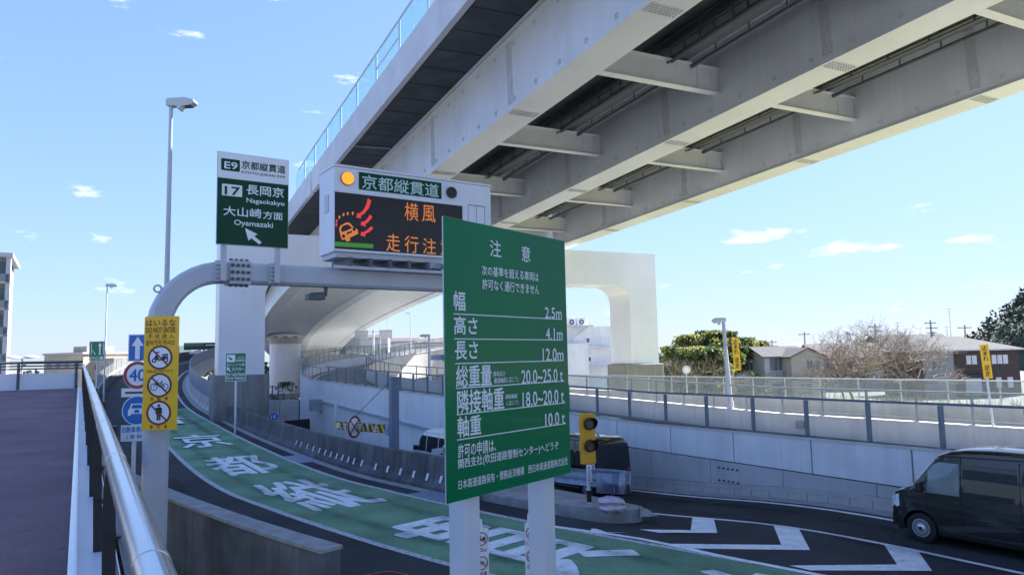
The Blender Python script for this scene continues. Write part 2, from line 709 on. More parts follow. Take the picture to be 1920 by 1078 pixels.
# lighter concrete gutter along the foot of the barrier
ib0, ib1 = near(GR, -1.9, 19.6), len(GR)
mb = MB()
strip(mb, GR[ib0:ib1], .62, .95, .008)
mb.build('gutter', CONC_KERB, ramp)
# drain covers in the gutter
for (x, y) in ((-1.6, 19.3), (-8.2, 27.9)):
    i = near(GR, x, y)
    mb = MB()
    strip(mb, GR[i:i + 3], .13, .90, .013)
    mb.build('drain_cover', GALV, ramp)



def trackmat(name, col, amt):
    m = bpy.data.materials.new(name)
    m.use_nodes = True
    t = m.node_tree
    t.nodes.clear()
    o = t.nodes.new('ShaderNodeOutputMaterial')
    tr = t.nodes.new('ShaderNodeBsdfTransparent')
    d = t.nodes.new('ShaderNodeBsdfDiffuse')
    d.inputs[0].default_value = tuple(col) + (1,)
    mx = t.nodes.new('ShaderNodeMixShader')
    g = t.nodes.new('ShaderNodeNewGeometry')
    n = t.nodes.new('ShaderNodeTexNoise')
    n.inputs['Scale'].default_value = 1.1
    n.inputs['Detail'].default_value = 9
    n.inputs['Roughness'].default_value = .7
    r = t.nodes.new('ShaderNodeValToRGB')
    r.color_ramp.elements[0].position = .38
    r.color_ramp.elements[1].position = .68
    r.color_ramp.elements[1].color = (amt, amt, amt, 1)
    t.links.new(g.outputs['Position'], n.inputs['Vector'])
    t.links.new(n.outputs['Fac'], r.inputs[0])
    t.links.new(r.outputs[0], mx.inputs[0])
    t.links.new(tr.outputs[0], mx.inputs[1])
    t.links.new(d.outputs[0], mx.inputs[2])
    t.links.new(mx.outputs[0], o.inputs[0])
    return m


TRACK = trackmat('tyre_soiling', (.03, .035, .035), .15)
for a_ in (-2.62, -.98):
    for w__, z__ in ((.30, .0200), (.17, .0212), (.07, .0224)):
        mb = MB()
        strip(mb, GR[:ig], a_ - w__, a_ + w__, z__)
        mb.build('tyre_track', TRACK, ramp)


def road_glyph(body, along, size_l, half_w, lat0, lat1, shear=0):
    """painted character: top points up the road"""
    V, Fc = glyph_mesh(body, 0)
    me = bpy.data.meshes.new('lane_lettering')
    # a straight frame at the middle of the character
    i = along
    p, r = GR[i]
    f = Vector((-r.y, r.x, 0))
    vs, fs = [], []
    for k, (dl, dr) in enumerate(((0, 0), (-.07, 0), (.07, 0), (0, -.045), (0, .045), (.06, .04), (-.06, -.04))):
        b0 = len(vs)
        for a, b in V:
            q = p + f * ((b - .5) * size_l + dl) + r * (lat0 + (lat1 - lat0) * a + dr)
            vs.append((q.x, q.y, .012 + .0006 * k))
        fs += [tuple(b0 + i for i in g) for g in Fc]
    me.from_pydata(vs, [], fs)
    me.materials.append(ROADPAINT)
    o = bpy.data.objects.new('lane_lettering', me)
    COL.objects.link(o)
    o.parent = ramp
    return o


road_glyph('京', near(GR, -13.9, 37.6), 6.6, 0, -2.95, -.80)
road_glyph('都', near(GR, -8.6, 28.6), 5.6, 0, -2.85, -.75)
road_glyph('縦', near(GR, -4.2, 22.4), 5.3, 0, -2.75, -.75)
road_glyph('貫', near(GR, 0.7, 16.9), 5.6, 0, -2.75, -.55)
road_glyph('道', near(GR, 6.3, 11.9), 5.6, 0, -2.75, -.55)
# arrow on the green
i = near(GR, -21.2, 50.4)
p, r = GR[i]
f = Vector((-r.y, r.x, 0))
mb = MB()
ar = [(-.22, -3.5), (.22, -3.5), (.22, .6), (.75, .2), (0, 3.3), (-.75, .2), (-.22, .6)]
mb.poly([(p + f * b + r * (a - 1.8) + Vector((0, 0, .02 + max(0, b + 3) * .012))) for a, b in ar])
mb.build('lane_arrow', ROADPAINT, ramp)


mb = MB()
i = near(GR, -6.3, 24.9)
strip(mb, GR[i:i + 4], -5.9, -4.3, .006)
mb.build('repair_patch', mat('fresh_asphalt', (.025, .026, .028), .9, var=.2, scale=4, bump=.4, bscale=110, speck=.4, spec=.3), ramp)
# markings of the exit road: gore chevrons and edge lines
def marking(name, pts, dz=.006):
    P = []
    for x, y in pts:
        P.append(onz(x, y, 0))
    mb = MB()
    mb.poly([(q.x, q.y, ground_z(q) + dz) for q in P])
    return mb.build(name, ROADPAINT, exit_road)


def line_on_road(name, path, wdt, dz=.004, mm=ROADPAINT):
    """painted line along ground points"""
    pt = spline(path, .6)
    mb = MB()
    for i in range(len(pt) - 1):
        (p, r), (q, t) = pt[i], pt[i + 1]
        quad = [p - r * wdt / 2, p + r * wdt / 2, q + t * wdt / 2, q - t * wdt / 2]
        mb.poly([(a.x, a.y, ground_z(a) + dz) for a in quad])
    return mb.build(name, mm, exit_road)


A = [onz(x, y) for x, y in ((1190, 938), (1300, 960), (1470, 985.5), (1660, 1020), (1920, 1075))]
d0 = (A[-1] - A[-2]).normalized()
line_on_road('edge_line', [wp(A[0].dot(w_) + 20, A[0].dot(m_) - .2), wp(A[0].dot(w_) + 8, A[0].dot(m_) - .05)] + A + [A[-1] + d0 * 6], .13)
B = [onz(x, y) for x, y in ((1030, 986), (1200, 1010), (1340, 1040), (1530, 1077))]
d0 = (B[-1] - B[-2]).normalized()
line_on_road('edge_line', B + [B[-1] + d0 * 5], .15, .010)
for q in (((1108, 990.5), (1295, 990), (1298, 959.5), (1338, 965.5), (1345, 997), (1110, 998)),
          ((1238, 1019), (1465, 1021.5), (1450, 983), (1498, 991), (1519, 1031), (1290, 1028)),
          ((1480, 1060), (1682, 1058), (1658, 1021), (1720, 1031), (1748, 1070), (1520, 1069))):
    marking('chevron_stripe', q)
for l_ in (13.95, 15.35):
    for w__, z__ in ((.28, .0125), (.14, .0137)):
        mb = MB()
        for i in range(-14, 34):
            a, b = i * 1.0, i + 1.0
            mb.poly([wp(a, l_ - w__, exit_z(a) + z__), wp(a, l_ + w__, exit_z(a) + z__), wp(b, l_ + w__, exit_z(b) + z__), wp(b, l_ - w__, exit_z(b) + z__)])
        mb.build('tyre_track', TRACK, exit_road)
# edge line along the retaining wall
mb = MB()
for i in range(-14, 40):
    a, b = i * 1.0, i + 1.0
    mb.poly([wp(a, WL - .95, exit_z(a) + .003), wp(a, WL - .78, exit_z(a) + .003), wp(b, WL - .78, exit_z(b) + .003), wp(b, WL - .95, exit_z(b) + .003)])
mb.build('edge_line', ROADPAINT, exit_road)
# concrete gutter at the wall foot
mb = MB()
for i in range(-14, 40):
    a, b = i * 1.0, i + 1.0
    mb.poly([wp(a, WL - .62, exit_z(a) + .004), wp(a, WL - .05, exit_z(a) + .004), wp(b, WL - .05, exit_z(b) + .004), wp(b, WL - .62, exit_z(b) + .004)])
mb.build('gutter', CONC_KERB, exit_road)

# ================================================================== RAMP BARRIERS
JERSEY = [(0, 0), (0, .10), (.16, .30), (.22, .95), (.42, .95), (.48, .30), (.64, .10), (.64, -.6), (0, -.6)]
ibA, ibB = near(GR, -1.6, 19.3), near(GR, -20.5, 49.2)
b1 = thing('concrete_barrier', 'weathered dark concrete barrier with white reflector marks beside the green ramp', 'barrier')
mb = MB()
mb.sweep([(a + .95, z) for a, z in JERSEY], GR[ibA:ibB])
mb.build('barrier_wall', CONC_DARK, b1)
mb = MB()
nref = 0
for k in range(19):
    i = ibA + 1
    # spaced evenly over the near half
    s_ = k / 18
    j = ibA + 1 + s_ * 12.3
    i = int(j)
    p = GR[i][0].lerp(GR[i + 1][0], j - i)
    r = GR[i][1]
    f = Vector((-r.y, r.x, 0))
    mb = MB()
    q0 = p + r * (.95 + .095) + Vector((0, 0, .235))
    q1 = p + r * (.95 + .163) + Vector((0, 0, .43))
    mb.hexa([q0 - f * .05 - r * .012, q0 + f * .05 - r * .012, q0 + f * .05 + r * .01, q0 - f * .05 + r * .01,
             q1 - f * .05 - r * .012, q1 + f * .05 - r * .012, q1 + f * .05 + r * .01, q1 - f * .05 + r * .01])
    mb.build('reflector', SIGNWHITE, b1)

b2 = thing('ribbed_barrier', 'pale ribbed concrete barrier topped by a blue grey noise panel on the climbing ramp', 'barrier')
seg = GR[ibB:]
nrib = 0
i = 0
while i < len(seg) - 3:
    stp = 2 if i < 40 else 6
    e = min(i + stp, len(seg) - 1)
    mb = MB()
    mb.sweep([(a + .95, z) for a, z in JERSEY], seg[i:e + 1])
    mb.build('barrier_block', CONC, b2)
    if i < 44:
        p, r = seg[i]
        f = Vector((-r.y, r.x, 0))
        mb = MB()
        pr = [(-.015, .02), (-.015, .11), (.145, .31), (.205, .965), (.245, .965), (.19, .30), (.03, .09), (.03, .02)]
        mb.extrude([p + r * (a + .95) + Vector((0, 0, z)) - f * .05 for a, z in pr], f * .10)
        mb.build('joint_strip', SIGNWHITE, b2)
    i = e
PANELM = mat('noise_panel', (.20, .24, .31), .55, var=.08, scale=2)
i = 0
while i < len(seg) - 3:
    stp = 2 if i < 40 else 6
    e = min(i + stp, len(seg) - 1)
    mb = MB()
    h = 1.25
    mb.sweep([(1.24, .955), (1.24, .955 + h), (1.32, .955 + h), (1.32, .955)], [(p.lerp(seg[e][0], .0) if k else p, r) for k, (p, r) in enumerate(seg[i:e + 1])])
    mb.build('noise_panel', PANELM, b2)
    i = e

# left wall of the ramp
iw0 = near(GR, 2.0, 15.7)
CONC_SIDE = mat('concrete_grimy', (.15, .15, .152), .9, var=.55, scale=.8, bump=.35, bscale=18, streak=.45, streakcol=(.05, .05, .052))
wl = thing('ramp_side_wall', 'low stained concrete wall along the ramp shoulder with a pale coping', 'wall')
wpath = GR[iw0:]
i = 0
while i < len(wpath) - 2:
    e = min(i + (5 if i < 45 else 10), len(wpath) - 1)
    mb = MB()
    mb.sweep([(-6.28, -.9), (-6.28, .93), (-6.60, .93), (-6.60, -.9)], wpath[i:e + 1])
    mb.build('wall_panel', CONC_SIDE, wl, bevel=.012)
    i = e
mb = MB()
mb.sweep([(-6.24, .934), (-6.24, 1.0), (-6.64, 1.0), (-6.64, .934)], wpath)
mb.build('coping', CONC_KERB, wl, bevel=.01)
# far part of the left wall: translucent fence above it
fl = thing('ramp_mesh_fence', 'pale grey panel fence on the far left wall of the climbing ramp', 'fence')
i = near(wpath, -20, 46)
while i < len(wpath) - 5:
    mb = MB()
    mb.sweep([(-6.42, 1.0), (-6.42, 2.0), (-6.46, 2.0), (-6.46, 1.0)], wpath[i:i + 4])
    mb.build('fence_panel', POLYP, fl)
    p, r = wpath[i]
    mb = MB()
    q = p - r * 6.44
    mb.bar(q + Vector((0, 0, 1.0)), q + Vector((0, 0, 2.05)), .07)
    mb.build('post', RAILGREY, fl)
    i += 3

# ================================================================== NEAR RETAINING WALL AND RAMP TERRACES (right)
def top1(t):
    return 1.55 if t < 18 else 1.55 + (t - 18) * .027


def joint_z(t):
    return .66 - .009 * (18 - t) if t < 24 else .66


rw = thing('retaining_wall', 'blue grey retaining wall of big smooth panels beside the exit road', 'wall')
TJ = [-14.0, -11.4, -8.8, -6.2, -3.6, -1.0, 1.6, 4.2, 6.8, 9.4, 12.04, 14.6, 17.12, 19.7, 22.98]
for a, b in zip(TJ[:-1], TJ[1:]):
    mb = MB()
    g = .018
    P = lambda t, l, z: wp(t, l, z)
    a1, b1_ = a + g, b - g
    mb.hexa([P(a1, WL, joint_z(a1) + .02), P(b1_, WL, joint_z(b1_) + .02), P(b1_, WL + .3, joint_z(b1_) + .02), P(a1, WL + .3, joint_z(a1) + .02),
             P(a1, WL, top1(a1) - .045), P(b1_, WL, top1(b1_) - .045), P(b1_, WL + .3, top1(b1_) - .045), P(a1, WL + .3, top1(a1) - .045)])
    mb.build('wall_panel', WALLPANEL, rw, bevel=.01)
    # lower course
    a2, b2_ = a + .9 + g / 2, b + .9 - g / 2
    mb = MB()
    mb.hexa([P(a2, WL - .012, exit_z(a2) + .30), P(b2_, WL - .012, exit_z(b2_) + .30), P(b2_, WL + .3, exit_z(b2_) + .30), P(a2, WL + .3, exit_z(a2) + .30),
             P(a2, WL - .012, joint_z(a2) - .01), P(b2_, WL - .012, joint_z(b2_) - .01), P(b2_, WL + .3, joint_z(b2_) - .01), P(a2, WL + .3, joint_z(a2) - .01)])
    mb.build('lower_panel', mat('lower_panel', (.44, .45, .45), .85, var=.1, scale=1.3, bump=.2, bscale=40, streak=.3, streakcol=(.3, .3, .3)), rw, bevel=.008)
mb = MB()
mb.hexa([wp(-14, WL + .05, -3), wp(23.0, WL + .05, -3), wp(23.0, WL + .28, -3), wp(-14, WL + .28, -3),
         wp(-14, WL + .05, 1.48), wp(23.0, WL + .05, 1.48 + .13), wp(23.0, WL + .28, 1.48 + .13), wp(-14, WL + .28, 1.48)])
mb.build('wall_core', CONC_DARK, rw)
t = -13.0
while t < 23:
    mb = MB()
    a, b = t + .008, t + .592
    mb.hexa([wp(a, WL - .06, exit_z(a) - .1), wp(b, WL - .06, exit_z(b) - .1), wp(b, WL + .04, exit_z(b) - .1), wp(a, WL + .04, exit_z(a) - .1),
             wp(a, WL - .05, exit_z(a) + .17), wp(b, WL - .05, exit_z(b) + .17), wp(b, WL + .04, exit_z(b) + .17), wp(a, WL + .04, exit_z(a) + .17)])
    mb.build('kerb_block', CONC, rw, bevel=.008)
    t += .6
mb = MB()
mb.hexa([wp(-13, WL - .035, .17), wp(23, WL - .035, exit_z(23) + .17), wp(23, WL + .04, exit_z(23) + .17), wp(-13, WL + .04, .17),
         wp(-13, WL - .035, .29), wp(23, WL - .035, exit_z(23) + .29), wp(23, WL + .04, exit_z(23) + .29), wp(-13, WL + .04, .29)])
# the step follows the falling road
mb = MB()
pp = [(wp(t_, WL, exit_z(t_)), m_.copy()) for t_ in [-13 + i for i in range(37)]]
mb.sweep([(-.035, .175), (-.035, .295), (.04, .295), (.04, .175)], pp)
mb.build('step_course', CONC, rw)
# rusty bolt stumps left on the wall
for row in (0, 1):
    for k in range(5):
        q = wp(15.15 - k * .17, WL - .013, .44 - row * .36)
        mb = MB()
        mb.disc(q, -m_, .022, .05, 8)
        mb.build('bolt_stump', BLACKMATT, rw)
# white wall continuing under the bridge
mb = MB()
pth = [(wp(t_, WL, top1(t_)), m_.copy()) for t_ in [23.0 + i for i in range(0, 32)]]
for i in range(0, 31, 2):
    seg_ = pth[i:min(i + 3, len(pth))]
    mb = MB()
    pr = [(0, -6), (0, -.06), (.3, -.06), (.3, -6)]
    seg_ = [(seg_[0][0] + w_ * .012, m_)] + seg_[1:-1] + [(seg_[-1][0] - w_ * .012, m_)]
    mb.sweep(pr, seg_)
    mb.build('white_panel', WHITEWALL, rw)
mb = MB()
pz = [(wp(t_, WL, -.45 + (t_ - 20) * .0445), m_.copy()) for t_ in [20 + i * 1.5 for i in range(0, 23)]]
mb.sweep([(-.16, 0), (-.16, .10), (-.003, .10), (-.003, 0)], pz)
mb.build('ledge', mat('ledge_grey', (.36, .40, .46), .7), rw)
mb = MB()
mb.box(-.3, .3, -.5, .5, 0, .8, M=Matrix.Translation(wp(51.5, WL - .28, .35)) @ Matrix.Rotation(math.atan2(w_.y, w_.x), 4, 'Z'))
mb.build('ledge_step', mat('ledge_grey', (.36, .40, .46), .7), rw)

# loop of the exit ramp: outer and inner edges
TL = 54.0
RC = 17.25
Cc = wp(TL, WL + RC)
outer = [(wp(t_, WL, top1(t_)), m_.copy()) for t_ in [-14 + 1.0 * i for i in range(0, 69)]]
zt = top1(TL)
na = 60
for k in range(1, na + 1):
    a = RAD(100) * k / na
    d = (-m_ * math.cos(a) + w_ * math.sin(a))
    outer.append((Cc + d * RC + Vector((0, 0, zt + 2.7 * k / na)), -d))
d_end = outer[-1][0] - outer[-2][0]
for k in range(1, 9):
    outer.append((outer[na + 68][0] + d_end * k * 1.6, outer[na + 68][1]))
io = 68
# loop wall body
lw = thing('loop_ramp_wall', 'white curved outer wall of the loop ramp under the bridge', 'wall')
for i in range(io, len(outer) - 4, 4):
    mb = MB()
    mb.sweep([(0, -7), (0, -.06), (.28, -.06), (.28, -7)], outer[i:i + 5])
    mb.build('white_panel', WHITEWALL, lw)
mb = MB()
mb.sweep([(-.02, -.058), (-.02, 0), (.32, 0), (.32, -.058)], outer[:io + 1])
mb.build('coping', CONC_PALE, rw)
mb = MB()
mb.sweep([(-.02, -.058), (-.02, 0), (.30, 0), (.30, -.058)], outer[io:])
mb.build('coping', CONC_PALE, lw)

# carriageway of the loop ramp
mb = MB()
strip(mb, outer[:io], .28, 7.0, -.85)
strip(mb, outer[io:], .28, 5.3, -.85)
kind(mb.build('loop_ramp_road', ASPHALT_OLD), 'structure')
mb = MB()
strip(mb, outer, .9, 1.05, -.845)
o = mb.build('edge_line', ROADPAINT, bpy.data.objects['loop_ramp_road'])

inner = [(wp(t_, WL + 6.5, 1.5 if t_ < 18 else 1.5 + (t_ - 18) * .027), m_.copy()) for t_ in [-14 + 1.0 * i for i in range(0, 66)]]
zi = inner[-1][0].z
Ri = 12.2
Ci = Cc + m_ * 0
last = inner[-1][0]
for k in range(1, 51):
    a = RAD(100) * k / 50
    d = (-m_ * math.cos(a) + w_ * math.sin(a))
    bl = smooth(0, .3, k / 50)
    rr = (RC - 6.5) * (1 - bl) + Ri * bl
    inner.append((Cc + d * rr + Vector((0, 0, zi + .1 + 2.6 * k / 50)), -d))
iw = thing('parapet_wall', 'cream concrete parapet on the far side of the loop ramp carriageway', 'wall')
for i in range(0, len(inner) - 3, 3):
    mb = MB()
    mb.sweep([(0, -1.0), (0, -.05), (.28, -.05), (.28, -2.5)], inner[i:i + 4])
    mb.build('parapet_panel', CONC_PALE, iw)
mb = MB()
mb.sweep([(-.025, -.048), (-.025, 0), (.31, 0), (.31, -.048)], inner)
mb.build('coping', CONC_PALE, iw)
mb = MB()
mb.box(-.17, .17, -.03, .0, -.13, .13, M=Matrix.Translation(wp(17.0, WL + 6.47, 1.13)) @ Matrix.Rotation(math.atan2(-w_.y, -w_.x), 4, 'Z'))
mb.build('junction_plate', RAILGREY, iw)

# second carriageway and far parapet with clear panels
far = [(wp(t_, WL + 15.0, 1.5), m_.copy()) for t_ in [-24 + 1.0 * i for i in range(0, 66)]]
Cf = wp(42, WL + 15 + 30)
for k in range(1, 25):
    a = RAD(80) * k / 24
    d = (-m_ * math.cos(a) + w_ * math.sin(a))
    far.append((Cf + d * 30 + Vector((0, 0, 1.5)), -d))
mb = MB()
strip(mb, [(q, r) for q, r in far], -8.2, 0, -.8)
kind(mb.build('second_ramp_road', ASPHALT_OLD), 'structure')
fp = thing('parapet_wall', 'cream concrete parapet below clear panels in front of the field', 'wall')
for i in range(0, len(far) - 3, 3):
    mb = MB()
    mb.sweep([(0, -4), (0, -.04), (.25, -.04), (.25, -4)], far[i:i + 4])
    mb.build('parapet_panel', CONC_PALE, fp)
mb = MB()
mb.sweep([(-.02, -.038), (-.02, 0), (.28, 0), (.28, -.038)], far)
mb.build('coping', CONC_PALE, fp)
fpf = thing('clear_panel_fence', 'low fence of clear panels on the far cream parapet', 'fence')
for i in range(0, len(far) - 2, 2):
    mb = MB()
    mb.sweep([(.11, .03), (.11, .95), (.14, .95), (.14, .03)], far[i:i + 3])
    mb.build('clear_panel', POLYP, fpf)
    p, r = far[i]
    mb = MB()
    mb.bar(p + r * .125, p + r * .125 + Vector((0, 0, .97)), .05)
    mb.build('post', SIGNBACK, fpf)
mb = MB()
mb.sweep([(.09, .95), (.09, 1.0), (.16, 1.0), (.16, .95)], far)
mb.build('top_rail', SIGNBACK, fpf)


def railing(name, label, path, idx, h, pw, rm, a=.14, mid=(), pm=None):
    t = thing(name, label, 'railing')
    for i in idx:
        k = int(i)
        if k + 1 < len(path):
            p = path[k][0].lerp(path[k + 1][0], i - k)
            r = path[k][1]
        else:
            p, r = path[-1]
        q = p + r * a
        f = Vector((-r.y, r.x, 0))
        mb = MB()
        mb.bar(q + Vector((0, 0, .012)), q + Vector((0, 0, h - pw * .4)), pw, pw * .75)
        mb.box(-.11, .11, -.09, .09, 0, .014, M=Matrix.Translation(q) @ Matrix.Rotation(math.atan2(f.y, f.x), 4, 'Z'))
        mb.build('post', pm or rm, t)
    lo, hi = int(min(idx)), min(len(path) - 1, int(max(idx)) + 1)
    for z in (h,) + tuple(mid):
        mb = MB()
        mb.tube([p + r * a + Vector((0, 0, z)) for p, r in path[lo:hi + 1]], .032 if z == h else .012, 8)
        mb.build('rail', rm, t, smooth=True)
    return t


railing('slate_railing', 'slate blue post and rail fence on top of the near retaining wall', outer,
        [14 + 17.42 + 1.735 * k for k in range(-16, 20)], 1.0, .10, RAILBLUE)
railing('grey_railing', 'thin grey post and rail fence on the inner cream parapet', inner,
        [14 + 17.83 + 1.68 * k for k in range(-17, 45)], .95, .065, RAILGREY, mid=(.12,))
railing('loop_railing', 'thin railing running round the outer edge of the loop ramp', outer,
        [14 + 17.42 + 1.735 * 20 + 1.9 * k for k in range(0, 50)], .9, .04, RAILGREY, mid=(.15,))

# ================================================================== THE ELEVATED BRIDGE
bu = Vector((-.4451, .8955, 0)).normalized()
bn = Vector((bu.y, -bu.x, 0))
SP = 53.0                                        # the portal pier


def bz(s):
    if s < SP:
        return 12.88 - .033 * (s - SP)
    d = s - SP
    return 12.88 - .033 * d - .00007 * d * d


def bpos(s, lat, dz=0.0):
    """point of the bridge: metres along, metres right, metres above the girder bottoms"""
    if s <= SP:
        p = bu * s + bn * lat
    else:
        R = 760.0
        a = (s - SP) / R
        f = bu * math.sin(a) + bn * (1 - math.cos(a))
        r = bn * math.cos(a) - bu * math.sin(a)
        p = bu * SP + f * R + r * lat
    return Vector((p.x, p.y, bz(s) + dz))


def bpath(s0, s1, n):
    o = []
    for i in range(n + 1):
        s = s0 + (s1 - s0) * i / n
        a = bpos(s, 0)
        b = bpos(s, 1)
        r = b - a
        r.z = 0
        o.append((a, r.normalized()))
    return o


def bmat(s, lat, dz):
    a = bpos(s, lat, dz)
    f = (bpos(s + .5, lat, dz) - a).normalized()
    r = bpos(s, lat + 1, dz) - a
    r.normalize()
    up = r.cross(f)
    return Matrix.Translation(a) @ Matrix((r, f, up)).transposed().to_4x4()      # x right, y along, z up


S0, S1 = -40.0, SP + .0
GL_ = (13.55, 22.15, 30.75)
FH = 0.72
GD = 3.15
br = thing('elevated_bridge', 'long elevated road bridge of white steel girders crossing overhead', 'bridge')
P = bpath(S0, S1 - .25, 60)

# bolt splice plates, shared
def bolts_mesh(w, h, nx, nz, m, t=.016, br_=.024):
    mb = MB()
    mb.box(-w / 2, w / 2, -t, 0, -h / 2, h / 2)
    for i in range(nx):
        for k in range(nz):
            x = -w / 2 + w * (i + .5) / nx
            z = -h / 2 + h * (k + .5) / nz
            mb.box(x - br_, x + br_, -t - .03, -t + .002, z - br_, z + br_, 1)
    return mb.mesh('splice_plate', [m, mat('bolt_heads', (.40, .40, .41), .6)])


SPLM = mat('splice_paint', (.56, .575, .60), .45, var=.1, scale=3)
SPL_WEB = bolts_mesh(.46, 2.6, 4, 20, SPLM)
SPL_FLG = bolts_mesh(1.2, .50, 9, 4, SPLM)
mb = MB()
for q in ((-.08, .08, -.03, 0, -.08, -.055), (-.08, .08, -.03, 0, .055, .08), (-.08, -.055, -.03, 0, -.055, .055), (.055, .08, -.03, 0, -.055, .055)):
    mb.box(*q)
LUG = mb.mesh('lug', GREYSTEEL)

for gi, gl in enumerate(GL_):
    mb = MB()
    # box girder walls with projecting bottom flange
    mb.sweep([(gl - FH + .10, .035), (gl - FH + .10, GD), (gl + FH - .10, GD), (gl + FH - .10, .035)], P)
    g = mb.build('girder', GIRDER, br)
    mb = MB()
    mb.sweep([(gl - FH, 0), (gl - FH, .033), (gl + FH, .033), (gl + FH, 0)], P)
    mb.build('bottom_flange', GIRDER, g)
    mb = MB()
    mb.sweep([(gl - FH - .06, GD), (gl - FH - .06, GD + .09), (gl + FH + .06, GD + .09), (gl + FH + .06, GD)], P)
    mb.build('top_flange', GIRDER, g)
    s = (25.8, 17.5, 17.5)[gi] - 9.12 * 6
    while s < SP - 1:
        M = bmat(s, gl - FH + .10, GD / 2 + .02)
        instM('splice_plate', SPL_WEB, g, M @ Matrix.Rotation(RAD(-90), 4, 'Z'))
        M = bmat(s, gl, 0)
        instM('splice_plate', SPL_FLG, g, M @ Matrix.Rotation(RAD(90), 4, 'X'))
        s += 9.12
    s = (25.8, 17.5, 17.5)[gi] - 9.12 * 3 + 4.56
    while s < SP - 1:
        mb = MB()
        mb.box(-.012, .012, -.006, .002, -GD / 2 + .06, GD / 2 - .04, M=bmat(s, gl - FH + .10, GD / 2 + .02) @ Matrix.Rotation(RAD(-90), 4, 'Z'))
        mb.build('weld_seam', SPLM, g)
        s += 9.12
    s = 20.0 - 1.8 * 24
    k = 0
    while s < SP - 1:
        for z in ((.42, GD - .42) if gi == 0 else (.42,)):
            if s > -6:
                instM('lug', LUG, g, bmat(s, gl - FH + .10, z) @ Matrix.Rotation(RAD(-90), 4, 'Z'))
        s += 1.8

# deck: dark soffit slab, parapet
LF = 10.45
mb = MB()
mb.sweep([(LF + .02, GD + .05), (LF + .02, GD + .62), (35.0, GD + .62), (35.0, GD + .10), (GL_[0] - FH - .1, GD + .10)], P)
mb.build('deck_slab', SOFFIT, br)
nseg = 16
for i in range(nseg):
    sa = S0 + (S1 - .25 - S0) * i / nseg
    sb = S0 + (S1 - .25 - S0) * (i + 1) / nseg
    mb = MB()
    mb.sweep([(LF - .25, GD - .02), (LF - .25, GD + 1.68), (LF + .0, GD + 1.68), (LF + .018, GD - .02)], bpath(sa + .006, sb - .006, 3))
    mb.build('parapet_panel', BRIDGECONC, br)
mb = MB()
mb.sweep([(35.0, GD - .02), (35.0, GD + 1.68), (35.25, GD + 1.68), (35.25, GD - .02)], P)
mb.build('parapet_panel', BRIDGECONC, br)
# board marks of the soffit
for k in range(34):
    s = S0 + 30 + k * 1.9
    if s > SP - 1:
        break
    a, b = bpos(s, LF + .1, GD + .047), bpos(s, GL_[0] - FH - .12, GD + .09)
    mb = MB()
    mb.bar(a, b, .03 if k % 3 else .05, .02)
    mb.build('soffit_joint', mat('joint_black', (.03, .032, .036), .9), br)
a, b = bpos(41.8, LF + .1, GD + .035), bpos(41.6, GL_[0] - FH - .12, GD + .08)
mb = MB()
mb.tube([a, b], .025, 8)
mb.build('drain_pipe', GREYSTEEL, br)

# clear screens
GH = 1.62
s = 36.3 - 4 * 17
k = 0
while s < SP + 5:
    e = s + 3.97
    e = min(e, SP + 6)
    for half in (0, 1):
        sa, sb = s + .06 + half * 1.97, s + 1.95 + half * 1.97
        mb = MB()
        mb.sweep([(LF - .14, GD + 1.72), (LF - .14, GD + 1.68 + GH), (LF - .11, GD + 1.68 + GH), (LF - .11, GD + 1.72)], bpath(sa, sb, 1))
        mb.build('clear_panel', GLASSP, br)
    mb = MB()
    a = bpos(s, LF - .125, GD + 1.68)
    mb.bar(a, a + Vector((0, 0, GH + .05)), .09, .11)
    mb.build('screen_post', GREYSTEEL, br)
    a = bpos(s + 2.0, LF - .125, GD + 1.68)
    mb = MB()
    mb.bar(a, a + Vector((0, 0, GH)), .025, .03)
    mb.build('glazing_bar', GREYSTEEL, br)
    if k == 16 or k == 17:
        pass
    s += 4
    k += 1
mb = MB()
mb.sweep([(LF - .16, GD + 1.68 + GH), (LF - .16, GD + 1.76 + GH), (LF - .09, GD + 1.76 + GH), (LF - .09, GD + 1.68 + GH)], bpath(S0, SP + 6, 60))
mb.build('screen_top_rail', GREYSTEEL, br)
mb = MB()
mb.sweep([(LF - .16, GD + 2.45), (LF - .16, GD + 2.51), (LF - .09, GD + 2.51), (LF - .09, GD + 2.45)], bpath(32.3, 36.3, 4))
mb.build('screen_mid_rail', GREYSTEEL, br)

